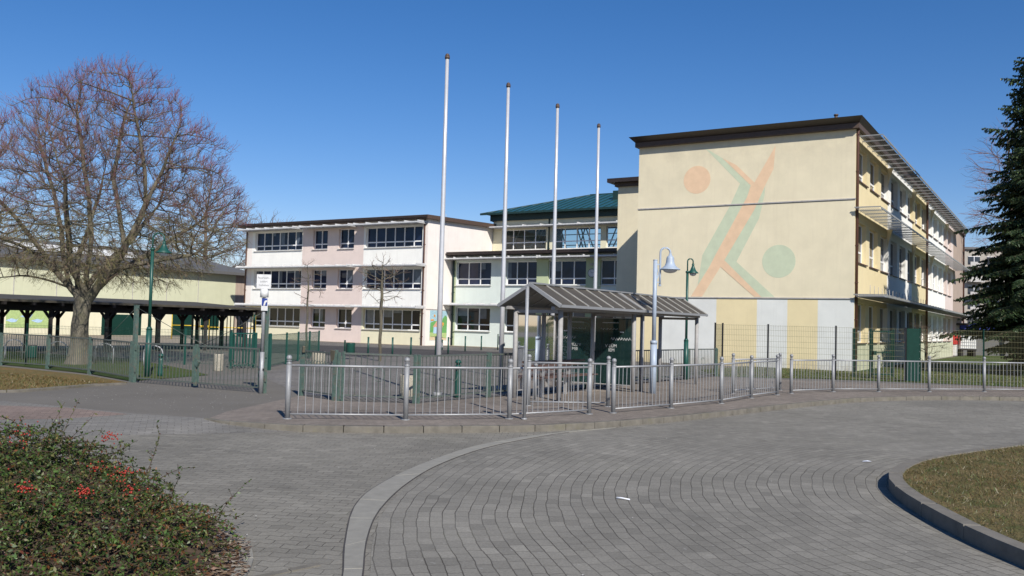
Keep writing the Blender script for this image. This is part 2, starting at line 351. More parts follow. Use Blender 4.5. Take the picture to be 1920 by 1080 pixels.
class BRoot(Root):                       # root in the school's u,v frame
    def __init__(s, name, label, cat, uv, group=None):
        x = W(uv[0], uv[1]); super().__init__(name, label, cat, x, group, TH); s.off = (uv[0], uv[1], 0)
def single(name, mb, mats, label, cat, org=(0, 0, 0), group=None):
    mats = mats if isinstance(mats, (list, tuple)) else [mats]
    o = mesh_obj(name, mb.V, mb.F, [M[m] for m in mats], mb.I, mb.S, org); o.location = org
    return props(o, label, cat, group)
def struct(name, mb, mats, kind='structure'):
    mats = mats if isinstance(mats, (list, tuple)) else [mats]
    o = mesh_obj(name, mb.V, mb.F, [M[m] for m in mats], mb.I, mb.S); o['kind'] = kind; return o
def copy_tree(o, parent=None):
    c = o.copy(); COL.objects.link(c); c.parent = parent
    for ch in list(o.children): copy_tree(ch, c)
    return c

# ------------------------------------------------------------------ camera, light, sky
cam = bpy.data.cameras.new('camera'); co = bpy.data.objects.new('camera', cam); COL.objects.link(co); scene.camera = co
cam.sensor_width = 36; cam.lens = 1675/1920*36; cam.clip_end = 3000; cam.clip_start = .05
co.matrix_world = Matrix.Translation((0, 0, 1.65)) @ Matrix.Rotation(PI/2+math.atan(67.6/1675), 4, 'X') @ Matrix.Rotation(R(1.5), 4, 'Z')
AZ, EL = R(110.), R(36.6)                # direction the light travels, and its elevation
Ld = Vector((math.cos(AZ)*math.cos(EL), math.sin(AZ)*math.cos(EL), -math.sin(EL)))
sun = bpy.data.lights.new('sun', 'SUN'); sun.energy = 5.0; sun.angle = R(.53); sun.color = (1., .95, .87)
so = bpy.data.objects.new('sun', sun); COL.objects.link(so); so.rotation_euler = Ld.to_track_quat('-Z', 'Y').to_euler(); so.location = (20, -40, 40)
wd = bpy.data.worlds.new('World'); scene.world = wd; wd.use_nodes = True; wn = wd.node_tree
bg = wn.nodes['Background']; sk = wn.nodes.new('ShaderNodeTexSky'); sk.sky_type = 'NISHITA'; sk.sun_disc = False
sk.sun_elevation = EL; d2 = -Ld; sk.sun_rotation = math.atan2(d2.x, d2.y); sk.altitude = 50; sk.air_density = 1.0; sk.dust_density = .1; sk.ozone_density = 4.0
hs = wn.nodes.new('ShaderNodeHueSaturation'); hs.inputs['Saturation'].default_value = 1.28; wn.links.new(sk.outputs[0], hs.inputs['Color'])
mxs = wn.nodes.new('ShaderNodeMix'); mxs.data_type = 'RGBA'; mxs.blend_type = 'MULTIPLY'; mxs.inputs[0].default_value = 1.; mxs.inputs[7].default_value = (1.06, .94, 1.06, 1); wn.links.new(hs.outputs[0], mxs.inputs[6])
wn.links.new(mxs.outputs[2], bg.inputs[0]); bg.inputs[1].default_value = .089
scene.view_settings.view_transform = 'Standard'; scene.view_settings.look = 'None'; scene.view_settings.exposure = .16; scene.view_settings.gamma = 1
scene.cycles.transparent_max_bounces = 24

# ------------------------------------------------------------------ ground
def spline(pts, n=6):
    out = []; P = [pts[0]]+list(pts)+[pts[-1]]
    for i in range(1, len(P)-2):
        p0, p1, p2, p3 = [Vector(p) for p in P[i-1:i+3]]
        for k in range(n):
            t = k/n; out.append(tuple(.5*((2*p1)+(-p0+p2)*t+(2*p0-5*p1+4*p2-p3)*t*t+(-p0+3*p1-3*p2+p3)*t**3)))
    out.append(tuple(pts[-1])); return out
def offset(line, d):
    out = []
    for i, p in enumerate(line):
        a = Vector(line[max(i-1, 0)]); b = Vector(line[min(i+1, len(line)-1)]); t = (b-a).normalized(); out.append((p[0]-t.y*d, p[1]+t.x*d))
    return out
def flat(name, pts, z, mat, kind='structure'):
    from mathutils.geometry import tessellate_polygon
    mb = MB(); tri = tessellate_polygon([[Vector((x, y, 0)) for x, y in pts]])
    mb.add([(x, y, z) for x, y in pts], [tuple(t) for t in tri]); return struct(name, mb, mat, kind)
kerb_pts = [(-4.91, 14.43), (-4.38, 14.11), (-3.23, 13.87), (-2.1, 13.98), (-1.28, 14.15), (.28, 14.63), (1.05, 15.09), (1.76, 15.59), (2.92, 16.65), (4.2, 17.95), (5.81, 19.75), (7.88, 21.88), (9.49, 23.2), (11.62, 24.2), (14.18, 24.75), (20, 25.3), (40, 26.5), (90, 27)]
KL = spline(kerb_pts, 5)
struct('ground', MB().quad((-700, -300, -.13), (900, -300, -.13), (900, 1300, -.13), (-700, 1300, -.13)), 'farground')
left_line = [(-4.91, 14.43), (-6.3, 14.95), (-7.7, 15.7), (-9.4, 16.5), (-14, 18.6), (-40, 30)]
left_front = [(-4.91, 14.43), (-5.9, 12.9), (-7.2, 11.9), (-9.5, 11.2), (-14, 11.0), (-40, 12)]
# road (lower level)
flat('road', [(p[0], p[1]+.08) for p in KL]+[(90, -40), (-40, -40), (-40, 12.5), (-14, 11.5), (-9.5, 12.0), (-7.2, 13.4), (-6.2, 14.6)], -.10, 'pav_bone')
BC = (9.0, 8.6)
band_in = spline([(-.4, 3.2), (-.75, 4.8), (-.93, 6.19), (-1.07, 7.24), (-1.13, 8.37), (-1.03, 9.78), (-.76, 11.2), (-.20, 12.8), (.72, 14.33), (1.3, 15.0), (1.9, 15.55)], 6)
band_out = spline([(-.5, 3.2), (-.9, 4.8), (-1.10, 6.18), (-1.25, 7.06), (-1.42, 8.46), (-1.36, 9.59), (-1.04, 11.09), (-.46, 12.79), (.36, 14.1), (.95, 14.75), (1.5, 15.2)], 6)
flat('turning_loop_paving', [(x+.01, y) for x, y in band_in if y < 15.3]+[(x+.02, y-.10) for x, y in KL if x > 1.9]+[(90, -40), (-.4, -40)], -.096, 'pav_ring')
# flush band of kerb stones: laid stone by stone inside one mesh
def stone_strip(name, inner, outer, z0, z1, step, mat, gap=.012, kind='structure', taper=None, ch=.012, jit=.003):
    mb = MB(); n = len(inner)
    L = [0]
    for i in range(1, n): L.append(L[-1]+(Vector(inner[i])-Vector(inner[i-1])).length)
    def at(line, s):
        for i in range(1, n):
            if s <= L[i]:
                t = (s-L[i-1])/max(1e-6, L[i]-L[i-1]); return Vector(line[i-1]).lerp(Vector(line[i]), t)
        return Vector(line[-1])
    s = 0
    while s < L[-1]-.05:
        e = min(s+step, L[-1]); a0, a1 = at(inner, s+gap/2), at(inner, e-gap/2); b0, b1 = at(outer, s+gap/2), at(outer, e-gap/2)
        am, bm = at(inner, (s+e)/2), at(outer, (s+e)/2); j = random.uniform(-jit, jit)
        zz = z1 if taper is None else [taper(q) for q in (s, (s+e)/2, e)]
        zt = [z1+j]*3 if taper is None else [q+j for q in zz]
        pts = [a0, am, a1, b1, bm, b0]; zs = [zt[0], zt[1], zt[2], zt[2], zt[1], zt[0]]; cc = sum(pts, Vector((0, 0)))/6
        lowr = [(p.x, p.y, z0) for p in pts]; mid = [(p.x, p.y, z-ch) for p, z in zip(pts, zs)]
        top = [(p.x+(cc.x-p.x)*ch*2, p.y+(cc.y-p.y)*ch*2, z) for p, z in zip(pts, zs)]
        f = [(12, 13, 16, 17), (13, 14, 15, 16)]
        for k in range(6): f += [(k, (k+1) % 6, 6+(k+1) % 6, 6+k), (6+k, 6+(k+1) % 6, 12+(k+1) % 6, 12+k)]
        mb.add(lowr+mid+top, f); s = e
    return struct(name, mb, mat, kind)
band_in = [(x-.045, y) for x, y in band_in]
stone_strip('kerb_band', band_in, band_out, -.15, -.089, .8, 'kerb2', gap=.007, ch=.004, jit=.0015)
stone_strip('band_joint', [(x+.012, y) for x, y in band_in][:-9], [(x-.012, y) for x, y in band_out][:-9], -.15, -.0945, .25, 'asphalt_dk', gap=0., ch=.0003, jit=0.)
KI = offset(KL, .12)
stone_strip('kerb', KL, KI, -.2, 0., .62, 'kerb', taper=lambda s: .004)
# raised level behind the kerb
def seg(line, x0, x1): return [p for p in line if x0 <= p[0] <= x1]
flat('schoolyard', KI+[(140, 60), (240, 420), (-260, 420), (-120, 60), (-40, 30), (-14, 18.6), (-9.4, 16.5), (-7.7, 15.7), (-6.3, 14.95)], 0., 'asphalt')
# ramp between driveway and road
mb = MB()
for i in range(len(left_line)-1):
    a, b = left_line[i], left_line[i+1]; c, d = left_front[i], left_front[i+1]
    if i == 0: mb.add([(*a, 0.), (*b, 0), (*d, -.099), (*KI[0], 0.), (-3.3, 13.86, -.099)], [(0, 1, 2), (0, 3, 1), (0, 2, 4)])
    else: mb.quad((*a, 0), (*b, 0), (*d, -.099), (*c, -.099))
struct('driveway_ramp', mb, 'pav_grey')
mb = MB()
def rp(i, t, f):   # point on the ramp, lifted 4 mm
    a = Vector((*left_line[i], 0)); b = Vector((*left_line[i+1], 0)); c = Vector((*left_front[i], -.098)); d = Vector((*left_front[i+1], -.098))
    p = a.lerp(b, t).lerp(c.lerp(d, t), f); return (p.x, p.y, p.z+.004)
mb.add([rp(1, 0., .05), rp(1, 1, .03), rp(1, 1, .42), rp(1, .5, .38)], [(0, 1, 2, 3)])
mb.add([rp(2, 0, .03), rp(2, 1, .14), rp(2, 1, .6), rp(2, 0, .42)], [(0, 1, 2, 3)])
mb.add([rp(3, 0, .14), rp(3, .6, .25), rp(3, .6, .8), rp(3, 0, .6)], [(0, 1, 2, 3)])
struct('red_paving_patch', mb, 'pav_red')
inner_fence = [(-4.45, 19.2), (-3.5, 18.16), (-1.87, 18.04)]+[W(u, v)[:2] for u, v in ((-10.97, 16.79), (-10.95, 19.1), (-10.9, 21.4), (-10.85, 23.7), (-10.75, 26.0), (-10.6, 28.3), (-10.4, 30.5))]
flat('pavement', [p for p in KI if p[0] < 60]+[(60, 29.5), (19, 29.6), (14.5, 29.6), (10.9, 30.0), (8.4, 30.7)]+inner_fence[::-1]+[(-4.9, 15.6)], .004, 'pav_walk')
yard = [W(u, v)[:2] for u, v in ((-10.9, 16.8), (-10.4, 30.5), (-18, 40), (-18, 49), (-50, 49), (-40, 34), (-24, 26), (-19, 15.2), (-14.5, 14.2))]
flat('yard_paving', [(-2, 18.2)]+yard[:-1]+[(-6.5, 24), (-4.45, 19.4)], .004, 'pav_yard')
flat('dark_asphalt_path', [(-13.43, 56.7), (.1, 51.5), (1.6, 47), (-1.6, 45.5), (-6.3, 40.8), (-9.8, 41.2), (-18, 46), (-22, 52)], .008, 'asphalt_dk')
flat('wall_foot_strip', [W(u, v)[:2] for u, v in ((-55.8, 48.2), (-37.4, 48.2), (-37.0, 51.0), (-22, 51.0), (-22, 52.4), (-37.5, 52.4), (-37.5, 49.4), (-55.8, 49.4))], .008, 'sand')
flat('grass_strip', [W(u, v)[:2] for u, v in ((-10.4, 30.55), (-8.9, 31.4), (-7.3, 32.6), (-4.8, 33.4), (-1.9, 34.1), (6, 37), (30, 48), (40, 110), (-6.9, 110), (-7.7, 40.2), (-12.4, 40.2), (-12.4, 34.5))], .010, 'grass_green')
flat('yard_sand', [W(u, v)[:2] for u, v in ((-38.6, 18), (-38.6, 33), (-56, 44), (-84, 44), (-84, 10))], .006, 'sand')
flat('verge', [(-10.3, 18.2), (-9.9, 18.7), (-9.7, 19.7), (-9.1, 20.9), (-9.15, 21.5), (-11.2, 23.7), (-15.4, 26.7), (-22, 30), (-28, 30), (-20, 22)], .012, 'verge')
flat('tree_lawn', [(-9.3, 22.0), (-11.4, 24.3), (-15.4, 27.3), (-26, 34), (-24, 38), (-14, 33), (-9.6, 27.0), (-8.4, 25.0)], .012, 'grass_green')
VL = spline([(-9.05, 21.0), (-9.5, 20.2), (-9.85, 19.0), (-10.5, 18.1), (-13.5, 18.6), (-20, 21.6)], 5)
stone_strip('verge_stones', VL, offset(VL, .14), -.05, .05, .34, 'kerb')
# island
isl = [(9.5, 1.6), (6.6, 2.2), (4.9, 3.6), (4.15, 5.3), (3.93, 7.0), (3.95, 8.2), (4.12, 9.5), (4.45, 10.5), (5.1, 11.5), (5.9, 12.3), (7.2, 13.3), (8.4, 14.1), (10.5, 14.8), (13, 14.6), (15.5, 13), (16.8, 10), (16.6, 6), (14.5, 3), (12, 1.8), (9.5, 1.6)]
IL = spline(isl, 5); II = offset(IL, -.15)
# stone heights fall from the camera's side towards the far side
stone_strip('island_kerb', IL, II, -.2, .035, .95, 'kerb3', gap=.008)
flat('island_lawn', II[:-1], .02, 'grass_dry')
# bed
bed = [(-1.78, 5.0), (-1.75, 6.2), (-1.95, 6.9), (-2.35, 7.55), (-3.0, 8.3), (-4.2, 8.9), (-7, 9.5), (-12, 9.5), (-12, 2.5), (-2.6, 2.5)]
flat('shrub_bed', bed, -.085, 'litterbed')
EL_ = spline([(-2.1, 4.6), (-1.78, 5.4), (-1.75, 6.2), (-1.95, 6.9), (-2.35, 7.55), (-3.0, 8.3), (-4.2, 8.9)], 5)
stone_strip('bed_edging', EL_, offset(EL_, .10), -.2, -.082, .5, 'kerb2')
stone_strip('paving_edge_strip', [(-1.75, 5.95), (-1.3, 6.42)], [(-1.79, 6.0), (-1.34, 6.48)], -.15, -.090, .4, 'kerb')

# ------------------------------------------------------------------ grass, litter
def blades(name, n, gen, h, w, mat, z=0., lean=.5):
    P = gen(n); n = len(P); a = rng.uniform(0, 2*PI, n); hh = rng.uniform(.4, 1.1, n)*h
    dx, dy = np.cos(a)*w, np.sin(a)*w; lx, ly = rng.normal(0, lean, n)*hh, rng.normal(0, lean, n)*hh
    V = np.zeros((n, 3, 3)); V[:, 0] = np.c_[P[:, 0]-dx, P[:, 1]-dy, np.full(n, z)]; V[:, 1] = np.c_[P[:, 0]+dx, P[:, 1]+dy, np.full(n, z)]
    V[:, 2] = np.c_[P[:, 0]+lx, P[:, 1]+ly, z+hh]
    o = fast_obj(name, V, 3, [M[mat]]); o['kind'] = 'stuff'; return o
def inside(P, poly):
    x, y = P[:, 0], P[:, 1]; c = np.zeros(len(P), bool); n = len(poly); j = n-1
    for i in range(n):
        xi, yi = poly[i][0], poly[i][1]; xj, yj = poly[j][0], poly[j][1]
        c ^= ((yi > y) != (yj > y)) & (x < (xj-xi)*(y-yi)/(yj-yi+1e-12)+xi); j = i
    return c
def genpoly(poly, x0, x1, y0, y1, clump=0.):
    def g(n):
        P = np.c_[rng.uniform(x0, x1, n), rng.uniform(y0, y1, n)]
        if clump:
            k = rng.integers(0, 260, n); C = np.c_[rng.uniform(x0, x1, 260), rng.uniform(y0, y1, 260)]
            Q = C[k]+rng.normal(0, .16, (n, 2)); m = rng.random(n) < clump; P[m] = Q[m]
        return P[inside(P, poly)]
    return g
blades('island_tufts', 9000, genpoly(II[:-1], 3.9, 11.5, 5.2, 15, .9), .055, .0045, 'grassblade', .02, .6)
blades('island_grass', 60000, genpoly(II[:-1], 3.9, 11.5, 5.2, 15, .3), .034, .0036, 'drygrass', .02, 1.1)
blades('verge_grass', 16000, genpoly([(-10.3, 18.2), (-9.9, 18.7), (-9.7, 19.7), (-9.1, 20.9), (-9.5, 21.3), (-12.5, 23.2), (-16, 24), (-16, 20.5)], -16, -9, 18, 24), .07, .008, 'drygrass', .012, .8)
vb = [W(u, v)[:2] for u, v in ((-10.4, 30.55), (-8.9, 31.4), (-7.3, 32.6), (-4.8, 33.4), (-1.9, 34.1), (4, 36), (4, 43), (-7.4, 43), (-7.4, 40.0), (-12.4, 40.0), (-12.4, 34.5))]
blades('strip_grass', 24000, genpoly(vb, 6, 28, 28, 42), .07, .010, 'grassblade', .01, .7)
def bits(name, n, gen, s, mat, z, kind='stuff'):
    P = gen(n); n = len(P); a = rng.uniform(0, 2*PI, n); ss = s*rng.uniform(.4, 1.3, n); V = np.zeros((n, 4, 3)); t = rng.normal(0, .25, (n, 2))
    for k, (i, j) in enumerate(((-1, -.6), (1, -.5), (.9, .6), (-.8, .5))):
        x = (i*np.cos(a)-j*np.sin(a))*ss; y = (i*np.sin(a)+j*np.cos(a))*ss
        V[:, k] = np.c_[P[:, 0]+x, P[:, 1]+y, z+.006+np.abs(x*t[:, 0]+y*t[:, 1])]
    o = fast_obj(name, V, 4, [M[mat]]); o['kind'] = kind; return o
def roadgen(n):
    P = np.c_[rng.uniform(-6, 14, n), 4+22*rng.random(n)**1.3]; m = inside(P, [(p[0], p[1]-.05) for p in KL]+[(90, -40), (-10, -40), (-10, 11), (-7.2, 11.5), (-5, 13)]) & ~inside(P, IL) & ~inside(P, bed); return P[m]
bits('road_debris', 520, roadgen, .009, 'debris', -.09)
bits('driveway_debris', 420, genpoly([(-9.3, 17), (-5, 15.2), (-3.9, 18), (-5.2, 19.3), (-8.9, 21.3)], -9.4, -3.8, 15, 21.4), .012, 'debris', .002)
bits('pavement_grit', 500, genpoly([(p[0]-.1, p[1]+.25) for p in KI if p[0] < 13]+[(13, 28), (4, 23), (-1, 17.5), (-4, 16.5)], -5, 13, 14, 28), .009, 'debris', .006)
bits('island_leaves', 900, genpoly(II[:-1], 3.9, 11, 5.5, 14.5), .014, 'leafdry', .035)
bits('bed_leaf_litter', 12000, genpoly(bed, -4.6, -1.7, 4.4, 8.0), .019, 'leafdry', -.08)
for i, (x, y, a, lb) in enumerate([(1.18, 9.11, -.5, 'crumpled white paper tube lying in the middle of the paved loop'), (4.88, 12.21, .1, 'flat white scrap of paper near the far edge of the grass island')]):
    mb = MB(); c, s_ = math.cos(a), math.sin(a); L = [.07, .07, .05][i]; r = [.010, .003, .003][i]; w = [.0, .04, .012][i]
    if i == 0: mb.tube([(x-c*L, y-s_*L, -.083), (x-c*.02, y-s_*.02+.006, -.080), (x+c*L, y+s_*L-.004, -.084)], [r, r*.8, r*.7], 8)
    else: mb.add([(x-c*L, y-s_*L, -.088), (x-c*L*.2, y-w, -.080), (x+c*L, y+s_*L, -.087), (x+c*.3*L, y+w, -.076), (x-c*.6*L, y+w*.8, -.084)], [(0, 1, 3, 4), (1, 2, 3)])
    single('paper_scrap', mb, 'paper', lb, 'litter', (x, y, -.09))

# ------------------------------------------------------------------ buildings (u, v frame)
class Face:                               # a wall plane: a runs along it, d goes inwards, z up
    def __init__(s, ax, plane): s.ax = ax; s.pl = plane
    def __call__(s, a, d, z): return (a, s.pl+d, z) if s.ax == 'v' else (s.pl-d, a, z)
def facade(mb, face, a0, a1, z0, z1, ops, depth, colf, cuts_a=(), cuts_z=()):
    mp, mb.mp = mb.mp, face
    A = sorted(set([a0, a1]+[o[0] for o in ops]+[o[1] for o in ops]+[c for c in cuts_a if a0 < c < a1]))
    Z = sorted(set([z0, z1]+[o[2] for o in ops]+[o[3] for o in ops]+[c for c in cuts_z if z0 < c < z1]))
    for i in range(len(A)-1):
        for j in range(len(Z)-1):
            x0, x1, y0, y1 = A[i], A[i+1], Z[j], Z[j+1]; cx, cy = (x0+x1)/2, (y0+y1)/2
            if any(o[0] < cx < o[1] and o[2] < cy < o[3] for o in ops): continue
            mb.quad((x0, 0, y0), (x1, 0, y0), (x1, 0, y1), (x0, 0, y1), colf(cx, cy))
    for o in ops:
        x0, x1, y0, y1 = o[:4]; D = depth
        mi = colf(x0-.01, (y0+y1)/2); mj = colf(x1+.01, (y0+y1)/2)
        mb.quad((x0, 0, y0), (x0, D, y0), (x0, D, y1), (x0, 0, y1), mi); mb.quad((x1, 0, y0), (x1, D, y0), (x1, D, y1), (x1, 0, y1), mj)
        mb.quad((x0, 0, y1), (x1, 0, y1), (x1, D, y1), (x0, D, y1), mi); mb.quad((x0, 0, y0), (x1, 0, y0), (x1, D, y0), (x0, D, y0), mi)
    mb.mp = mp
def window(rt, face, a0, a1, z0, z1, n, depth=.16, trans=.27, glass='glass', sill='sill', silld=.07, fw=.055, label=None):
    f = MB(face); h = z1-z0; zt = z0+h*trans; d0, d1 = depth-.07, depth-.005
    f.box(a0+.002, a0+fw, d0, d1, z0+.002, z1-.002); f.box(a1-fw, a1-.002, d0, d1, z0+.002, z1-.002)
    f.box(a0+fw, a1-fw, d0, d1, z0+.002, z0+fw*1.1); f.box(a0+fw, a1-fw, d0, d1, z1-fw, z1-.002)
    f.box(a0+fw, a1-fw, d0+.006, d1, zt-fw*.75, zt+fw*.75)
    w = (a1-a0)/n; mw = fw*1.25
    for k in range(1, n):
        c = a0+w*k; f.box(c-mw/2, c+mw/2, d0-.006, d1, z0+fw*1.1, z1-fw)
    W_ = rt.part('window', f, 'frame', label=label)
    g = MB(face)
    for k in range(n):                    # each pane leans a hair its own way
        x0, x1 = a0+w*k, a0+w*(k+1); j = [random.uniform(-.006, .006) for _ in range(2)]; d = depth-.03
        g.quad((x0, d+j[0], z0), (x1, d-j[0], z0), (x1, d-j[0]+j[1], z1), (x0, d+j[0]+j[1], z1))
    rt.part('pane', g, glass, parent=W_)
    if glass != 'clearglass' and random.random() < .55:
        for k in range(n):
            if random.random() < .45:
                bl = MB(face)
                x0, x1 = a0+w*k+fw*.8, a0+w*(k+1)-fw*.8; zb_ = random.choice((zt+.05, z1-(z1-zt)*random.uniform(.2, .7)))
                bl.box(x0, x0+(x1-x0)*random.choice((1, 1, .4, .6)), depth-.046, depth-.042, zb_, z1-fw); rt.part('blind', bl, 'blind', parent=W_)
    s = MB(face); s.box(a0-.06, a1+.06, -silld, depth-.075, z0-.045, z0-.002); rt.part('sill', s, sill, parent=W_)
    return W_
def sunshade(rt, face, a0, a1, z, out, n, mat, step=1.0, drop=.0, slat=.17, brk=.09, lift=.0, label=None):
    s = MB(face)
    for k in range(n):                    # tilted slats
        d = -.12-(out-.20)*k/(n-1); zz = z-drop*(k/(n-1)); w = slat
        hx, hz = w*.36, w*.34
        s.add([(a0, d+hx, zz+hz), (a1, d+hx, zz+hz), (a1, d-hx, zz-hz), (a0, d-hx, zz-hz), (a0, d+hx, zz+hz-.008), (a1, d+hx, zz+hz-.008), (a1, d-hx, zz-hz-.008), (a0, d-hx, zz-hz-.008)],
              [(0, 1, 2, 3), (7, 6, 5, 4), (0, 4, 5, 1), (1, 5, 6, 2), (2, 6, 7, 3), (3, 7, 4, 0)])
    s.box(a0, a1, -out-.06, -out-.02, z-drop-.04, z-drop+.04)
    o = rt.part('sunshade', s, mat, label=label)
    b = MB(face); m = int((a1-a0)/step)+1
    for k in range(m):
        a = a0+.04+(a1-a0-.08)*k/max(1, m-1); b.add([(a-.02, 0, z+lift), (a+.02, 0, z+lift), (a-.02, -out-.02, z-drop+.05), (a+.02, -out-.02, z-drop+.05), (a-.02, 0, z+lift+brk), (a+.02, 0, z+lift+brk), (a-.02, -out-.02, z-drop+.05+brk*.8), (a+.02, -out-.02, z-drop+.05+brk*.8)],
              [(0, 1, 3, 2), (4, 6, 7, 5), (0, 4, 5, 1), (2, 3, 7, 6), (0, 2, 6, 4), (1, 5, 7, 3)])
    rt.part('bracket', b, mat, parent=o); return o
def downpipe(rt, face, a, z0, z1, d=-.07, r=.055, mat='brownpipe'):
    m = MB(face); m.tube([(a, d, z0), (a, d, z1-.3), (a, d-.02, z1-.15), (a, d+.05, z1)], r, 8)
    for z in np.arange(z0+.6, z1-.3, 1.6): m.box(a-.075, a+.075, d-.06, 0, z, z+.04)
    return rt.part('downpipe', m, mat)

# --- white and pink wing, far left
B = BRoot('school_wing', 'three storey white and pink school wing with a child-painted garden picture beside its brown downpipe', 'building', (-55.8, 49.4))
fr = Face('v', 49.4)
rows = [(6.90, 8.36, 'glass'), (3.93, 5.36, 'glass'), (1.02, 2.46, 'glass_low')]
colsw = [(-54.75, -49.6, 6), (-48.46, -46.98, 2), (-45.86, -44.36, 2), (-43.25, -38.08, 6)]
ops = [(a, b, z0, z1) for a, b, _ in colsw for z0, z1, _ in rows]
def cw(u, z):
    if u < -55.05 or u > -37.98: return 0
    if u < -49.55 or u > -43.42:
        return 1 if z > 2.6 else 2
    return 3
mb = MB(); facade(mb, fr, -55.8, -37.6, 0, 8.8, ops, .26, cw, (-55.05, -49.55, -43.42, -37.98), (2.6,))
side = Face('u', -37.6); facade(mb, side, 49.4, 58.5, 0, 9.0, [], .1, lambda a, z: 4, (), ())
mb.quad((-55.8, 49.4, 0), (-55.8, 58.5, 0), (-55.8, 58.5, 9.0), (-55.8, 49.4, 8.8), 3); mb.quad((-55.8, 58.5, 0), (-37.6, 58.5, 0), (-37.6, 58.5, 9), (-55.8, 58.5, 9), 3)
B.part('wall', mb, ['palepink', 'white', 'cream', 'pink', 'palepink'])
for a, b, n in colsw:
    for z0, z1, g in rows: window(B, fr, a, b, z0, z1, n, .26, glass=g, silld=.10)
r_ = MB(); r_.add([(-56.2, 48.9, 8.78), (-37.3, 48.9, 8.78), (-37.3, 58.6, 9.02), (-56.2, 58.6, 9.02), (-56.2, 48.9, 9.04), (-37.3, 48.9, 9.04), (-37.3, 58.6, 9.34), (-56.2, 58.6, 9.34)], [(0, 3, 2, 1), (4, 5, 6, 7), (0, 1, 5, 4), (1, 2, 6, 5), (2, 3, 7, 6), (3, 0, 4, 7)])
ro = B.part('roof', r_, 'fascia2')
g = MB(); g.box(-56.2, -37.3, 48.80, 48.895, 8.86, 9.0); B.part('gutter', g, 'fascia', parent=ro)
c = MB()
for u in (-53.5, -46.8, -40.2, -38.0): c.tube([(u, 52, 9.0), (u, 52, 9.45)], .015, 5)
c.box(-47.4, -46.3, 51.9, 52.1, 9.3, 9.33); B.part('antenna', c, 'ledge', parent=ro)
for z, dz in ((8.50, .0), (5.54, 0), (2.62, 0)):
    for a, b in ((-55.7, -49.55), (-49.0 if z > 8 else -49.55, -44.0), (-43.6, -37.65)):
        sunshade(B, fr, a+.02, b-.02, z, 1.05, 8, 'shade', 1.0, slat=.17, lift=.05, brk=.1)
l = MB(side); l.box(49.41, 52.3, -.03, 0, 2.50, 2.56); B.part('ledge', l, 'ledge')
downpipe(B, fr, -37.85, 0, 8.8); downpipe(B, fr, -55.65, 0, 8.8)
# garden picture painted on the side wall
def pic(name, pts, mat, lay, par=None, face=side, rt=B):
    m = MB(face); n = len(pts); d = -.004*lay
    m.add([(a, d, z) for a, z in pts]+[(a, -.0005, z) for a, z in pts], [tuple(range(n))]+[(i, (i+1) % n, n+(i+1) % n, n+i) for i in range(n)]); return rt.part(name, m, mat, parent=par)
mu = pic('mural', [(49.9, .36), (51.95, .36), (51.95, 2.46), (49.9, 2.46)], 'msky', 1)
pic('painted_meadow', [(49.92, .62), (51.9, .5), (51.92, 1.0), (51.2, .95), (50.5, .85), (49.92, 1.0)], 'mgreen2', 2, mu)
pic('painted_path', [(49.92, .38), (51.9, .38), (51.9, .52), (50.9, .70), (49.92, .62)], 'mpath', 2, mu)
pic('painted_tree', [(51.25, .9), (51.9, .9), (51.93, 2.0), (51.7, 2.15), (51.4, 1.9), (51.3, 1.5)], 'mgreen', 3, mu)
pic('painted_tree', [(49.95, .95), (50.3, .9), (50.45, 1.5), (51.0, 1.75), (50.4, 1.72), (49.98, 1.6)], 'mgreen', 3, mu)
pic('painted_house', [(50.35, .85), (51.35, .85), (51.35, 1.3), (50.35, 1.3)], 'mhouse', 4, mu)
pic('painted_house_roof', [(50.25, 1.3), (51.45, 1.3), (51.0, 1.72), (50.7, 1.72)], 'mroof', 4, mu)
pic('painted_flower', [(51.3, 1.45), (51.5, 1.4), (51.55, 1.6), (51.35, 1.65)], 'morange', 5, mu)
pic('painted_flower', [(50.35, 2.02), (50.5, 2.0), (50.52, 2.16), (50.36, 2.18)], 'morange', 5, mu)
pic('painted_flower', [(50.02, 1.72), (50.4, 1.76), (50.3, 1.85), (50.0, 1.84)], 'morange', 5, mu)

# --- low two storey link
L_ = BRoot('school_link_building', 'low two storey mint and green school block with a wall clock between its windows', 'building', (-37.5, 52.4))
lf = Face('v', 52.4)
lw = [(-37.2, -34.25, 3), (-33.0, -30.55, 3), (-29.65, -26.8, 3), (-25.75, -22.9, 3)]
ops = [(a, b, z0, z1) for a, b, _ in lw for z0, z1 in ((4.34, 5.98), (1.10, 2.75))]
mb = MB(); facade(mb, lf, -37.5, -20.5, 0, 6.4, ops, .22, lambda u, z: 1 if (-30.6 < u < -29.6 or -26.85 < u < -25.7 or u < -37.25) else 0, (-37.25, -30.6, -29.6, -26.85, -25.7))
B2 = L_; L_.part('wall', mb, ['mint', 'green_pl'])
for i, (a, b, n) in enumerate(lw):
    window(L_, lf, a, b, 4.34, 5.98, n, .22, silld=.12); window(L_, lf, a, b, 1.10, 2.75, n, .22, glass='glass_low', silld=.12)
m = MB(); m.box(-38.2, -20.5, 51.6, 58.0, 6.42, 6.66); rr = L_.part('roof', m, 'fascia')
m = MB(); m.box(-38.3, -20.5, 51.5, 51.595, 6.44, 6.56); L_.part('gutter', m, 'fascia', parent=rr)
m = MB(); m.box(-37.3, -20.5, 52.6, 57.9, 6.661, 6.70); L_.part('roof_felt', m, 'roof_grey', parent=rr)
sunshade(L_, lf, -38.0, -30.0, 6.18, .95, 7, 'shade', 1.1, lift=.04); sunshade(L_, lf, -29.9, -21, 6.18, .95, 7, 'shade', 1.1, lift=.04)
sunshade(L_, lf, -38.2, -30.2, 2.93, .95, 7, 'shade', 1.1, lift=.04); sunshade(L_, lf, -30.1, -21, 2.93, .95, 7, 'shade', 1.1, lift=.04)
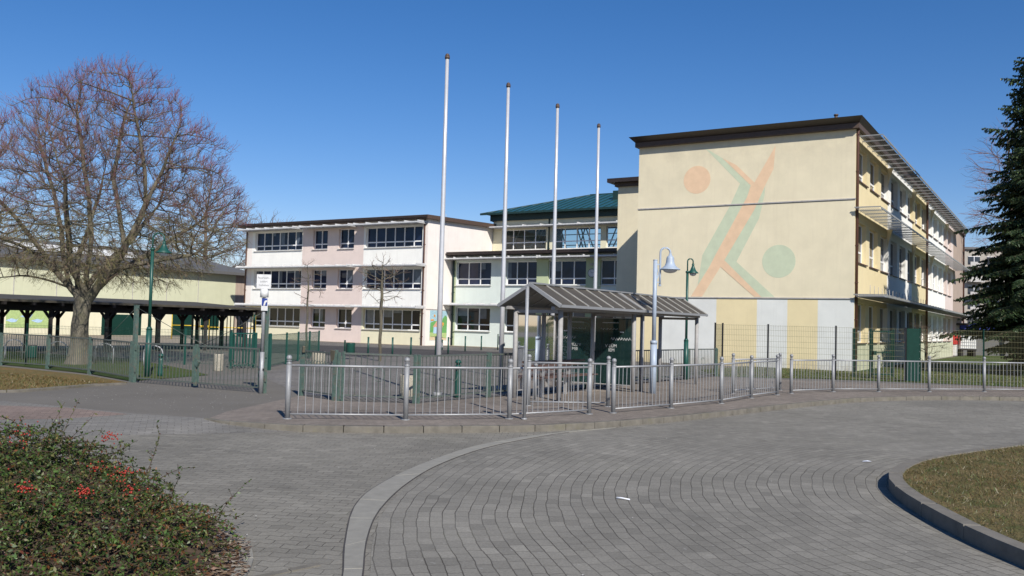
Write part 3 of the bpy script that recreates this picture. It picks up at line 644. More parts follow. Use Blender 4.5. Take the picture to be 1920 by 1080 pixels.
downpipe(L_, lf, -37.42, 0, 6.4, mat='tealdk'); 
# wall clock
def disc(face, a, z, r, d0, d1, n=28): 
    m = MB(face); v = [(a+r*math.cos(2*PI*k/n), d, z+r*math.sin(2*PI*k/n)) for d in (d0, d1) for k in range(n)]
    m.add(v, [tuple(range(n)), tuple(range(2*n-1, n-1, -1))]+[(k, (k+1) % n, n+(k+1) % n, n+k) for k in range(n)]); return m
CK = BRoot('wall_clock', 'round white clock with dark hands on the green wall pier', 'clock', (-26.33, 52.38))
rim = CK.part('clock_rim', disc(lf, -26.33, 5.12, .29, -.09, -.004), 'tealdk'); CK.part('clock_face', disc(lf, -26.33, 5.12, .255, -.10, -.091), 'signwhite')
m = MB(lf); m.bar((-26.33, -.105, 5.12), (-26.43, -.105, 5.27), .03, .012); m.bar((-26.33, -.112, 5.12), (-26.17, -.112, 5.17), .025, .012)
for k in range(12):
    a = k*PI/6; m.box(-26.33+.215*math.cos(a)-.012, -26.33+.215*math.cos(a)+.012, -.104, -.1005, 5.12+.215*math.sin(a)-.012, 5.12+.215*math.sin(a)+.012)
CK.part('clock_hands', m, 'black')
m = MB(lf); m.box(-26.5, -26.2, -.10, -.002, 5.62, 5.78); m.box(-26.42, -26.28, -.12, -.101, 5.5, 5.6)
single('alarm_box', MB(lambda *p: W(*lf(*p))).box(-26.48, -26.2, -.10, -.004, 5.62, 5.76).box(-26.42, -26.26, -.16, -.101, 5.64, 5.74), 'ledge', 'small grey box mounted on the green pier above the wall clock', 'alarm box', W(-26.3, 52.4, 5.6))

# --- taller hall with the teal roof
T = BRoot('school_main_hall', 'tall pale school hall with teal hipped metal roof and see-through upper windows', 'building', (-37.5, 57.6))
tf = Face('v', 57.6)
tw = [(-36.75, -32.85, 4), (-32.3, -28.35, 4), (-27.9, -23.9, 4), (-23.4, -19.4, 4)]
mb = MB(); facade(mb, tf, -37.55, -18, 6.0, 9.55, [(a, b, 7.28, 8.82) for a, b, _ in tw], .2, lambda u, z: 0)
mb.quad((-37.55, 57.6, 6), (-37.55, 68.8, 6), (-37.55, 68.8, 9.55), (-37.55, 57.6, 9.55)); mb.quad((-18, 57.6, 6), (-18, 68.8, 6), (-18, 68.8, 9.55), (-18, 57.6, 9.55)); mb.quad((-37.5, 62.8, 6.0), (-18, 62.8, 6.0), (-18, 62.8, 7.3), (-37.5, 62.8, 7.3), 1); mb.quad((-37.5, 62.8, 9.3), (-18, 62.8, 9.3), (-18, 62.8, 9.55), (-37.5, 62.8, 9.55), 1)
T.part('wall', mb, ['cream', 'tealroof'])
for a, b, n in tw: window(T, tf, a, b, 7.28, 8.82, n, .2, trans=.36, glass='clearglass', fw=.05)
m = MB()
for k in range(34):                      # pale roof trusses seen through the panes
    u = -37+k*.56; m.bar((u, 59.0+.8*(k % 3), 6.9), (u+random.choice((-1, 1))*random.uniform(.7, 1.3), 59.0+.8*(k % 3), 9.3), .07, .07)
for z in (7.7, 8.5, 9.1): m.bar((-37.3, 59.4, z), (-18.2, 59.4, z), .06, .06)
T.part('truss', m, 'frame')
m = MB(); e = .31; A = (-38.2, 56.8); t = 6.2; z0, z1 = 10.05, 12.02; x1 = -17.5
P = [(A[0], A[1], z0), (x1, A[1], z0), (x1, A[1]+2*t, z0), (A[0], A[1]+2*t, z0), (A[0]+t, A[1]+t, z1), (x1, A[1]+t, z1)]
m.add(P, [(0, 1, 5, 4), (1, 2, 5), (2, 3, 4, 5), (3, 0, 4), (0, 3, 2, 1)])
rf = T.part('roof', m, 'tealroof')
m = MB(); u = A[0]+.4
while u < x1:                            # standing seams
    f = min(1., (u-A[0])/t); m.bar((u, A[1], z0+.02), (u, A[1]+t*f, z0+(z1-z0)*f+.02), .035, .05); u += .62
for i in range(9):
    v = A[1]+.7+i*.62; f = min(1, (v-A[1])/t) if v < A[1]+t else min(1, (A[1]+2*t-v)/t); m.bar((A[0], v, z0+.02), (A[0]+t*f, v, z0+(z1-z0)*f+.02), .035, .05)
m.bar(P[0], P[4], .09, .09); m.bar((P[4][0], P[4][1], P[4][2]+.02), (P[5][0], P[5][1], P[5][2]+.02), .1, .08)
T.part('roof_seam', m, 'tealdk', parent=rf)
m = MB(); m.box(A[0]+.5, x1, A[1]+.55, A[1]+.78, 9.52, 10.04); m.box(A[0]+.52, A[0]+.75, A[1]+.8, A[1]+11.5, 9.5, 10.03); T.part('fascia', m, 'tealdk', parent=rf)
m = MB(); m.box(A[0]-.02, x1, A[1]-.1, A[1]-.005, 9.93, 10.08); T.part('gutter', m, 'tealdk', parent=rf)
m = MB(); m.box(-28.6, -26.4, 60.0, 61.4, 10.9, 11.75); T.part('roof_hatch', m, 'tealdk', parent=rf)
sunshade(T, tf, -37.5, -19, 8.98, .9, 7, 'shade', 1.5, lift=.04); downpipe(T, tf, -32.57, 6.7, 10.0, mat='tealdk')

# --- yellow block with the painted figure
Y = BRoot('yellow_school_block', 'big yellow school block with a painted orange and green figure on its blind end wall', 'building', (-17.78, 40.2))
yf = Face('v', 40.2); ys = Face('u', -7.68)
cuts = [-16.45, -13.75, -11.86, -10.5, -9.19]
def cy(u, z):
    if z > 3.12: return 0
    for i, c in enumerate(cuts+[0]):
        if u < c: return (1, 2, 1, 2, 1, 2)[i]
def cs(v, z):
    if v > 79.7: return 6
    if z < 1.15: return 5
    if v < 48.4: return 1
    if v < 57: return 3
    if v < 63.2: return 1
    if v < 74.2: return 3
    return 4
SW = [(40.62+2.93*k, 40.62+2.93*k+2.15) for k in range(13)]
SR = [(8.30, 9.78, 'glass'), (4.72, 6.50, 'glass'), (1.22, 2.95, 'glass_low')]
mb = MB(); facade(mb, yf, -17.78, -7.68, 0, 10.5, [], .2, cy, cuts, (3.12,))
facade(mb, ys, 40.2, 88, 0, 10.5, [(a, b, z0, z1) for a, b in SW for z0, z1, _ in SR], .26, cs, (48.4, 57, 63.2, 74.2, 79.7), (1.15, 3.3))
mb.quad((-17.78, 40.2, 0), (-17.78, 88, 0), (-17.78, 88, 10.5), (-17.78, 40.2, 10.5), 0); mb.quad((-17.78, 88, 0), (-7.68, 88, 0), (-7.68, 88, 10.5), (-17.78, 88, 10.5), 6)
Y.part('wall', mb, ['yellow', 'yellow2', 'stripe_white', 'white', 'pink', 'hallgreen', 'worn'])
for a, b in SW:
    for z0, z1, g in SR: window(Y, ys, a, b, z0, z1, 2, .26, glass=g, sill='sillbrown', silld=.08, trans=.3)
m = MB(yf)
for z in (7.40, 3.10): m.box(-17.80, -7.66, -.045, 0, z, z+.05); m.box(-17.79, -7.67, -.012, 0, z-.03, z-.001)
Y.part('ledge', m, 'ledge')
m = MB(); m.box(-17.9, -7.5, 39.95, 88.2, 10.44, 10.66); ro = Y.part('roof', m, 'fascia2')
m = MB(); m.add([(-17.9, 39.95, 10.663), (-7.5, 39.95, 10.663), (-7.5, 88.2, 10.663), (-17.9, 88.2, 10.663), (-18.08, 39.55, 10.88), (-7.32, 39.55, 10.88), (-7.32, 88.6, 10.88), (-18.08, 88.6, 10.88)], [(0, 3, 2, 1), (4, 5, 6, 7), (0, 1, 5, 4), (1, 2, 6, 5), (2, 3, 7, 6), (3, 0, 4, 7)])
Y.part('roof_edge', m, 'fascia', parent=ro)
m = MB(); m.tube([(-8.6, 40.6, 10.88), (-8.6, 40.6, 11.2)], .07, 8); m.tube([(-8.6, 40.6, 11.2), (-8.6, 40.6, 11.26)], .10, 8)
for u in (-17.5, -15, -13, -11): m.tube([(u, 39.8, 10.88), (u, 39.8, 10.94)], .02, 5)
Y.part('vent_pipe', m, 'fascia2', parent=ro)
sunshade(Y, ys, 40.35, 81.5, 10.08, 1.05, 13, 'shadeside', 1.2, slat=.12, brk=.05, lift=.05)
sunshade(Y, ys, 40.0, 81.0, 6.95, 1.05, 13, 'shadeside', 1.2, slat=.12, brk=.05, lift=.05)
sunshade(Y, ys, 40.0, 86.5, 3.22, 1.30, 16, 'shadeside', 1.2, slat=.12, brk=.05, lift=.05)
for v in (48.35, 57.0, 65.5, 74.3):
    for z in (10.06, 6.93): m = MB(ys); m.add([(v-.05, 0, z), (v+.05, 0, z), (v+.05, -.26, z), (v-.05, -.26, z), (v-.05, 0, z-.95), (v+.05, 0, z-.95)], [(0, 1, 2, 3), (0, 3, 4), (1, 5, 2), (3, 2, 5, 4), (0, 4, 5, 1)]); Y.part('shade_support', m, 'yellow')
downpipe(Y, ys, 40.32, 0, 10.6); downpipe(Y, ys, 63.2, 0, 10.45, r=.07); downpipe(Y, ys, 87.8, 0, 10.45, r=.06)
m = MB(ys); m.box(82.5, 84.1, -.9, 0, 2.55, 2.7); m.box(82.6, 82.7, -.85, -.75, 2.1, 2.55); Y.part('porch_roof', m, 'wooddk')
m = MB(ys)
for z in (3.55,): 
    for v in np.arange(41, 60, 1.0): m.tube([(v, -.5, 3.3), (v, -.5, 3.75)], .012, 4)
Y.part('bird_spike', m, 'ledge')
# painted figure on the blind end
def paint(name, pts, mat, lay):
    m = MB(yf); n = len(pts); d = -.003*lay; m.add([(a, d, z) for a, z in pts], [tuple(range(n))]); 
    from mathutils.geometry import tessellate_polygon
    m.F = [tuple(t) for t in tessellate_polygon([[Vector((a, z, 0)) for a, z in pts]])]; m.I = [0]*len(m.F); m.S = [False]*len(m.F)
    return m
FG = {}
G1 = [(-14.45, 10.19), (-13.57, 9.62), (-12.23, 8.28), (-12.39, 7.75), (-13.9, 5.0), (-14.1, 4.6), (-14.71, 3.36), (-14.65, 3.86), (-14.47, 5.11), (-13.18, 7.38), (-12.73, 8.38)]
O1 = [(-11.12, 10.01), (-11.2, 8.96), (-11.59, 8.19), (-12.04, 7.15), (-13.39, 4.89), (-13.59, 4.55), (-14.45, 3.17), (-15.0, 3.17), (-14.1, 4.6), (-13.9, 5.0), (-12.39, 7.75), (-12.23, 8.25), (-12.06, 8.39)]
O2 = [(-13.57, 9.62), (-12.91, 9.25), (-12.06, 8.39), (-12.23, 8.27)]
G2 = [(-11.57, 8.19), (-11.59, 7.8), (-11.82, 6.75), (-12.84, 4.78), (-11.07, 3.17), (-11.67, 3.17), (-13.41, 4.86), (-12.04, 7.15)]
O3 = [(-13.44, 4.89), (-11.67, 3.17), (-11.98, 3.17), (-13.59, 4.55)]
mg = MB()
def join(dst, s, mi=0):
    o = len(dst.V); dst.V += s.V; dst.F += [tuple(o+i for i in f) for f in s.F]; dst.I += [mi]*len(s.F); dst.S += [False]*len(s.F)
for g in (G1, G2): join(mg, paint('', g, 'greenp', 1))
fig = Y.part('painted_figure', mg, 'greenp')
mo = MB()
for g, l in ((O1, 2), (O2, 2), (O3, 3)): join(mo, paint('', g, 'orange', l))
Y.part('figure_stripe', mo, 'orange', parent=fig)
Y.part('painted_disc', disc(yf, -14.8, 8.69, .66, -.004, -.001, 48), 'orange', label='orange painted disc by the raised arm')
Y.part('painted_disc', disc(yf, -10.91, 4.77, .74, -.004, -.001, 48), 'greenp', label='green painted disc by the lower leg')
# --- set-back block between hall and yellow block
K = BRoot('set_back_school_block', 'narrow set-back ochre school block half in shade left of the big yellow block', 'building', (-23.0, 49.0))
mb = MB(); mb.box(-23.0, -17.9, 49.0, 62, 0, 10.3); K.part('wall', mb, 'yellow')
m = MB(); m.box(-23.15, -17.9, 48.8, 62.1, 10.1, 10.32); ro = K.part('roof', m, 'fascia2')
m = MB(); m.box(-23.5, -17.9, 48.45, 62.4, 10.323, 10.56); K.part('roof_edge', m, 'fascia', parent=ro)
m = MB()
for k in range(9): m.box(-22.0+.05*k+random.uniform(-.1, .1), -21.9+.05*k, 48.99, 49.0, 3.2+.05*k, 3.4+.04*k)
K.part('blue_graffiti', m, 'signblue')

# --- hall behind the pavilion
H = BRoot('sports_hall', 'low pale green hall with a grey roof behind the bare linden and pavilion', 'building', (-62, 54.9))
hf = Face('u', -62)
def ch(v, z): return 2 if v > 53.9 else (1 if z < 2.6 else 0)
mb = MB(); facade(mb, hf, 20, 55.2, -.1, 5.4, [], .2, ch, (53.9,), (2.6,))
mb.quad((-62, 55.2, -.1), (-80, 55.2, -.1), (-80, 55.2, 5.4), (-62, 55.2, 5.4), 2)
H.part('wall', mb, ['hallgreen', 'cream', 'worn'])
m = MB(); m.add([(-61.3, 19, 5.28), (-61.3, 55.8, 5.28), (-72, 55.8, 7.3), (-72, 19, 7.3), (-61.3, 19, 5.52), (-61.3, 55.8, 5.52), (-72, 55.8, 7.55), (-72, 19, 7.55), (-84, 55.8, 5.4), (-84, 19, 5.4)], [(0, 1, 2, 3), (4, 7, 6, 5), (0, 4, 5, 1), (1, 5, 6, 2), (7, 9, 8, 6), (2, 6, 8)])
ro = H.part('roof', m, 'roof_grey')
for v0, v1 in ((24, 33), (36, 46)):
    m = MB(); m.add([(-64.5, v0, 6.2), (-64.5, v1, 6.2), (-66.6, v1, 6.6), (-66.6, v0, 6.6), (-65.4, v0, 6.75), (-65.4, v1, 6.75)], [(0, 1, 5, 4), (4, 5, 2, 3), (0, 4, 3), (1, 2, 5)]); H.part('skylight', m, 'white_plastic', parent=ro)
for v in np.arange(22, 53, 3.1):
    m = MB(hf); m.box(v, v+.05, -.03, 0, 2.6, 5.2); H.part('wall_joint', m, 'ledge')
for v0, v1, z0, z1 in ((41.2, 44.6, .0, 1.6), (47.5, 49.5, 0, 2.0), (50.3, 52.2, .5, 2.1)):
    m = MB(hf); m.box(v0, v1, -.03, 0, z0, z1); dd = H.part('door', m, 'greendk')
m = MB(hf); m.box(34.0, 37.2, -.02, 0, .5, 1.85); mu = H.part('mural', m, 'mgreen2')
for a, z in ((34.4, 1.0), (35.4, 1.3), (36.2, 1.0)):
    pts = [(a-.45, z), (a, z+.15), (a+.35, z+.05), (a+.5, z+.2), (a+.3, z-.1), (a, z-.13)]
    mm = MB(hf); mm.add([(p, -.028, q) for p, q in pts], [tuple(range(6))]); H.part('painted_wave', mm, 'mhouse', parent=mu)

# --- far apartment block
F_ = Root('apartment_block', 'far grey apartment block with balconies glimpsed between the yellow block and the spruce', 'building', (86, 152, 0))
m = MB(); m.box(75.9, 100, 150, 162, 0, 16.2); F_.part('wall', m, 'flat'); m = MB(); m.box(75.5, 100.4, 149.6, 162.4, 16.21, 16.6); F_.part('roof', m, 'roof_grey')
for k in range(6):
    for j in range(4):
        x0 = 76.6+j*3.2; z0 = 1.2+k*2.5
        w = MB(); w.box(x0, x0+2.0, 149.93, 149.99, z0, z0+1.3); wo = F_.part('window', w, 'flatdk'); fr_ = MB(); fr_.box(x0+.95, x0+1.05, 149.88, 149.929, z0, z0+1.3); fr_.box(x0, x0+2, 149.88, 149.925, z0+1.3, z0+1.38); F_.part('frame', fr_, 'frame', parent=wo)
        b = MB(); b.box(x0-.2, x0+2.3, 148.7, 149.92, z0-.5, z0-.4); b.box(x0-.2, x0+2.3, 148.7, 148.76, z0-.4, z0+.35); F_.part('balcony', b, 'ledge')
# ------------------------------------------------------------------ pavilion
PV = BRoot('covered_walkway', 'low dark timber covered walkway on posts behind the bare linden', 'pavilion', (-36.5, 24))
m = MB(); m.add([(-34.3, 8, 2.02), (-34.3, 31.6, 2.02), (-39.4, 31.6, 2.3), (-39.4, 8, 2.3), (-34.3, 8, 2.11), (-34.3, 31.6, 2.11), (-39.4, 31.6, 2.38), (-39.4, 8, 2.38)], [(0, 1, 2, 3), (4, 7, 6, 5), (0, 4, 5, 1), (1, 5, 6, 2), (2, 6, 7, 3), (3, 7, 4, 0)])
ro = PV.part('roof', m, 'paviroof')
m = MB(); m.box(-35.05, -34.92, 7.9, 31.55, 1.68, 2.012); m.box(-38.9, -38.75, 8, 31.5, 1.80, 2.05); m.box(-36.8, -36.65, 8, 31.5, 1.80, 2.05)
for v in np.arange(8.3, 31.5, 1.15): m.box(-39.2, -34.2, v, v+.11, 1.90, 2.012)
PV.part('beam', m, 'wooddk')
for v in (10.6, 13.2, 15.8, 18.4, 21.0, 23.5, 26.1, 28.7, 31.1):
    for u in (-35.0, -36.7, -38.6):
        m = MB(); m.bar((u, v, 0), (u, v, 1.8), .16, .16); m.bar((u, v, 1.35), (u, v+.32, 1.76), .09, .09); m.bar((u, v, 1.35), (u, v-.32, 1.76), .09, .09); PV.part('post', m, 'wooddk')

# ------------------------------------------------------------------ flagpoles
xy = [(-1.57, 19.63), (-.22, 21.88), (1.10, 23.84), (2.43, 26.09)]
lb = ['tall white flagpole, leftmost of the four and tallest in view', 'tall white flagpole, second of the four, rising just left of the shelter gable', 'tall white flagpole, third of the four, rising behind the shelter roof', 'tall white flagpole, rightmost of the four, in front of the teal roof']
T0 = Root('flagpole', lb[0], 'flagpole', (*xy[0], 0), 'flagpoles by the bus shelter')
x, y = xy[0]
m = MB(); m.tube([(x, y, 0), (x, y, 2.5), (x, y, 5), (x, y, 7.5)], [.062, .056, .047, .038], 12); T0.part('pole', m, 'poleal')
m = MB(); m.tube([(x, y, 7.5), (x, y, 7.56)], .055, 12); m.lathe((x, y, 7.56), [(.045, 0), (.05, .02), (.03, .05), (.005, .06)], 10); T0.part('truck_cap', m, 'fascia2')
m = MB(); m.tube([(x, y, 0), (x, y, .12)], .10, 12); m.bar((x+.07, y-.02, 1.1), (x+.07, y-.02, 1.2), .03, .04); T0.part('base_sleeve', m, 'galv')
for i in (1, 2, 3):
    c = copy_tree(T0.o); c.location = (*xy[i], 0); c.rotation_euler.z = i*.6; c['label'] = lb[i]

# ------------------------------------------------------------------ lamps
x, y = 3.60, 22.5
Lg = Root('street_lamp', 'blue-grey bell-shaped street lamp on a hooked arm beside the bus shelter', 'street lamp', (x, y, 0))
m = MB(); m.tube([(x, y, 0), (x, y, 1.28)], .085, 14); m.tube([(x, y, 1.28), (x, y, 3.35)], .052, 14); m.tube([(x, y, 1.24), (x, y, 1.33)], .09, 14); m.tube([(x, y, 3.35), (x, y, 3.37)], .056, 10); Lg.part('pole', m, 'lampblue')
m = MB(); hx = .125; arc = [(x+hx, y, 2.72), (x+hx, y, 3.0), (x+hx, y, 3.42)]+[(x+hx+.125*(1-math.cos(a)), y, 3.55+.125*math.sin(a)) for a in np.linspace(0, PI, 12)]+[(x+hx+.25, y, 3.47)]
m.tube(arc, .026, 10); m.bar((x, y, 2.80), (x+hx, y, 2.80), .03, .03); m.bar((x, y, 3.25), (x+hx, y, 3.25), .03, .03); m.tube([(x+hx, y, 2.70), (x+hx, y, 2.74)], .034, 8)
m.bar((x+.03, y, 2.84), (x+.09, y, 3.0), .012, .03); m.bar((x+.09, y, 3.0), (x+.03, y, 3.2), .012, .03); Lg.part('arm', m, 'lampblue')
bx = x+hx+.25
m = MB(); m.lathe((bx, y, 3.12), [(.255, 0), (.255, .02), (.20, .05), (.135, .11), (.105, .19), (.098, .28), (.085, .33), (.045, .36), (.03, .42)], 22); hd = Lg.part('lamp_shade', m, 'lampblue')
m = MB(); m.lathe((bx, y, 3.035), [(.02, 0), (.10, .015), (.16, .045), (.185, .084)], 18); Lg.part('globe', m, 'globe', parent=hd)
def green_lamp(x, y, top, dx, r, lab, sgn=1, n0=1.25):
    L = Root('street_lamp', lab, 'street lamp', (x, y, 0), 'green hooked street lamps')
    m = MB(); zs = top-.28-.18; m.tube([(x, y, 0), (x, y, n0)], .075, 12); m.tube([(x, y, n0), (x, y, n0+.08)], [.085, .05], 12); m.tube([(x, y, n0+.06), (x, y, zs)], .042, 12); m.tube([(x, y, zs), (x, y, zs+.06)], .06, 10); L.part('pole', m, 'green')
    m = MB(); rr = dx/2; m.tube([(x, y, zs)]+[(x+sgn*rr*(1-math.cos(a)), y, top-rr+rr*math.sin(a)) for a in np.linspace(0, PI, 12)]+[(x+sgn*dx, y, top-rr-.08)], .022, 8); L.part('arm', m, 'green')
    cx = x+sgn*dx; zt = top-rr-.08; m = MB(); m.lathe((cx, y, zt-.30), [(r, 0), (r, .015), (r*.55, .09), (r*.32, .19), (.035, .25), (.045, .27), (.03, .32)], 18); hd = L.part('lamp_shade', m, 'green')
    m = MB(); m.lathe((cx, y, zt-.39), [(.02, 0), (r*.45, .02), (r*.6, .06), (r*.6, .089)], 14); L.part('globe', m, 'globe', parent=hd)
green_lamp(5.68, 28.95, 3.92, .18, .18, 'slim green hooked street lamp in front of the yellow end wall')
green_lamp(-9.57, 23.68, 3.82, .30, .21, 'green hooked street lamp among the linden branches behind the left gate')

# ------------------------------------------------------------------ railing with ball-topped posts
def railing(name, lab, pts, kinds=None, group='grey ball-post railings along the kerb', mat='railm', H=1.05, closed=None):
    Rr = Root(name, lab, 'railing', (*pts[0], 0), group)
    for i, (x, y) in enumerate(pts):
        m = MB(); m.tube([(x, y, 0), (x, y, .018)], .072, 14); m.tube([(x, y, .018), (x, y, H-.15)], .043, 14); p = Rr.part('post', m, mat)
        m = MB(); m.lathe((x, y, H-.15), [(.047, 0), (.047, .02), (.028, .028), (.028, .042), (.043, .048), (.043, .06)], 14)
        m.lathe((x, y, H-.095), [(.012, 0)]+[(.047*math.sin(a), .047-.047*math.cos(a)) for a in np.linspace(.35, PI-.1, 9)], 14); Rr.part('ball_finial', m, mat, parent=p)
    for i in range(len(pts)-1):
        if closed and not closed[i]: continue
        a, b = Vector((*pts[i], 0)), Vector((*pts[i+1], 0)); L = (b-a).length; d = (b-a)/L; a2 = a+d*.04; b2 = b-d*.04
        m = MB(); m.tube([(a2.x, a2.y, .88), (b2.x, b2.y, .88)], .020, 8); m.tube([(a2.x, a2.y, .085), (b2.x, b2.y, .085)], .015, 8)
        n = max(3, round((L-.08)/.125))
        for k in range(1, n):
            q = a2.lerp(b2, k/n); j = random.uniform(-.006, .006); m.tube([(q.x, q.y, .09), (q.x+d.x*j, q.y+d.y*j, .5), (q.x, q.y, .875)], .0072, 5, cap=False)
        Rr.part('rail_panel', m, 'galv' if mat == 'railm' else mat)
    return Rr
railing('pedestrian_railing', 'grey ball-post railing nearest the kerb, left of and in front of the glass shelter', [(-3.62, 14.69), (-1.72, 14.99), (.01, 15.58), (1.5, 16.79)])
railing('pedestrian_railing', 'short inner grey railing between the thin sign pole and the shelter bench', [(.39, 18.21), (2.03, 18.44)])
railing('pedestrian_railing', 'long grey ball-post railing curving along the kerb right of the shelter glass', [(1.99, 17.12), (3.33, 18.46), (4.72, 19.97), (5.87, 21.76), (6.89, 23.07)])
railing('pedestrian_railing', 'short inner grey railing behind the kerb railing, left of the wide gap', [(5.79, 23.23), (7.53, 24.96)])
railing('pedestrian_railing', 'grey ball-post railing at the right edge in front of the green mesh gate', [(7.48, 23.8), (8.98, 24.88), (10.45, 25.38), (12.16, 25.97), (14.11, 26.64), (16.3, 27.2), (18.6, 27.8)])
m = MB(); x, y = .57, 19.74; m.tube([(x, y, 0), (x, y, .72)], .032, 10); m.lathe((x, y, .72), [(.02, 0), (.045, .03), (.05, .06), (.03, .1), (.01, .11)], 12); single('bollard', m, 'railm', 'thin grey ball-topped bollard standing inside the shelter corner', 'bollard', (x, y, 0))
Sp = Root('notice_pole', 'tall thin grey pole without a sign in front of the shelter gable', 'pole', (.27, 15.55, 0)); m = MB(); m.tube([(.27, 15.55, 0), (.27, 15.55, 2.29)], .032, 10); Sp.part('pole', m, 'galv'); m = MB(); m.lathe((.27, 15.55, 2.29), [(.033, 0), (.033, .012), (.01, .02)], 10); m.tube([(.27, 15.55, 0), (.27, 15.55, .03)], .05, 10); Sp.part('cap', m, 'galv')

# ------------------------------------------------------------------ old green fences
def ring(m, c, d, z, r, t, n=18):
    m.tube([(c.x+d.x*r*math.cos(a), c.y+d.y*r*math.cos(a), z+r*math.sin(a)*1.15) for a in np.linspace(0, 2*PI, n)], t, 5)
def old_panel(rt, a, b, H=.96, rg=True, curls=False, name='panel', zb=.12, nbar=None):
    a, b = Vector((*a, 0)), Vector((*b, 0)); L = (b-a).length; d = (b-a)/L; a2, b2 = a+d*.05, b-d*.05
    m = MB(); up = random.uniform(-.01, .01)
    m.bar((a2.x, a2.y, H+up), (b2.x, b2.y, H), .035, .035, 1); m.bar((a2.x, a2.y, zb+up), (b2.x, b2.y, zb), .03, .03, 1)
    m.bar((a2.x, a2.y, zb), (a2.x, a2.y, H), .03, .03); m.bar((b2.x, b2.y, zb), (b2.x, b2.y, H), .03, .03)
    n = nbar or round(L/.125)
    for k in range(1, n):
        q = a2.lerp(b2, k/n); m.bar((q.x, q.y, zb), (q.x, q.y, H), .013, .013, 1)
    if rg: ring(m, a2.lerp(b2, .5), d, .55, .115, .007)
    if curls:
        k = 0
        while .12+k*.13 < L-.15:
            q = a2+d*(.1+k*.13); ring(m, q, d, .72, .05, .006, 12); k += 1
    return rt.part(name, m, ['oldgreen', 'oldbar'])
def old_fence(lab, pts, group='old green ring-pattern fences', dbl=True, H=.99, rings=True):
    Rr = Root('yard_fence', lab, 'fence', (*pts[0], 0), group)
    for i, p in enumerate(pts):
        a = Vector(pts[max(0, i-1)]); b = Vector(pts[min(len(pts)-1, i+1)]); d = (b-a).normalized(); m = MB()
        for s in ((-.045, .045) if dbl else (0,)):
            x, y = p[0]+d.x*s, p[1]+d.y*s; m.bar((x, y, 0), (x, y, H+random.uniform(-.01, .02)), .05, .05)
        Rr.part('post', m, 'oldgreen')
    for i in range(len(pts)-1): old_panel(Rr, pts[i], pts[i+1], rg=rings)
    return Rr
old_fence('old green fence with ring ornaments running past the linden trunk', [(-19.6, 29.6), (-17.5, 28.35), (-15.4, 27.08), (-13.37, 25.9), (-11.31, 24.12), (-9.22, 21.85)])
old_fence('old green fence with ring ornaments between the shelter and the flagpoles', [(-3.42, 18.16), (-1.87, 18.04), (-.47, 20.05)]+[W(u, v)[:2] for u, v in ((-10.95, 19.1), (-10.9, 21.4), (-10.85, 23.7), (-10.75, 26.0), (-10.6, 28.3), (-10.4, 30.5))])
G = Root('gate', 'old green driveway gate with tall end posts and wire stays, standing closed', 'gate', (-9.1, 21.71, 0))
for (x, y) in ((-9.1, 21.71), (-5.36, 19.58)):
    m = MB(); m.bar((x, y, 0), (x, y, 1.86), .085, .085); m.bar((x, y, 1.86), (x, y, 1.875), .10, .10); m.bar((x+.03, y-.05, .25), (x+.03, y-.05, .38), .05, .03); m.bar((x+.03, y-.05, .78), (x+.03, y-.05, .9), .05, .03); G.part('post', m, 'oldgreen')
l1 = old_panel(G, (-9.02, 21.66), (-7.25, 20.60), name='gate_leaf'); l2 = old_panel(G, (-7.18, 20.56), (-5.45, 19.62), rg=False, curls=False, name='gate_leaf')
m = MB(); d = Vector((1.73, -.94, 0)).normalized()
for k in range(7): q = Vector((-6.35, 20.10, 0))+d*k*.13; ring(m, q, d, .58, .055, .006, 12)
ring(m, Vector((-6.2, 20.02, 0)), d, .56, .11, .007); G.part('scroll_ornament', m, 'oldbar', parent=l2)
m = MB(); m.bar((-7.21, 20.58, .05), (-7.21, 20.58, 1.0), .06, .06); m.bar((-7.18, 20.53, .5), (-7.12, 20.49, .62), .05, .09); G.part('latch_post', m, 'oldgreen')
m = MB(); m.tube([(-9.1, 21.71, 1.82), (-7.6, 20.84, 1.2), (-6.9, 20.4, .97)], .007, 4); m.tube([(-5.36, 19.58, 1.82), (-6.3, 20.1, 1.32), (-7.1, 20.5, .97)], .007, 4); m.tube([(-9.1, 21.71, 1.82), (-10.3, 23.0, 1.1), (-10.6, 23.3, .97)], .007, 4); G.part('wire_stay', m, 'oldbar')
G2_ = Root('gate', 'narrow old green pedestrian gate with a row of curls, right of the open gap', 'gate', (-4.45, 19.2, 0))
for (x, y) in ((-4.45, 19.2), (-3.55, 18.22)): m = MB(); m.bar((x, y, 0), (x, y, 1.03), .075, .075); G2_.part('post', m, 'oldgreen')
old_panel(G2_, (-4.45, 19.2), (-3.55, 18.22), rg=False, curls=True, name='gate_leaf')
m = MB(); m.bar((-4.42, 19.12, .94), (-4.40, 19.08, 1.06), .05, .06); m.bar((-3.6, 18.25, .8), (-3.6, 18.2, 1.02), .1, .06); G2_.part('lock', m, 'branch')

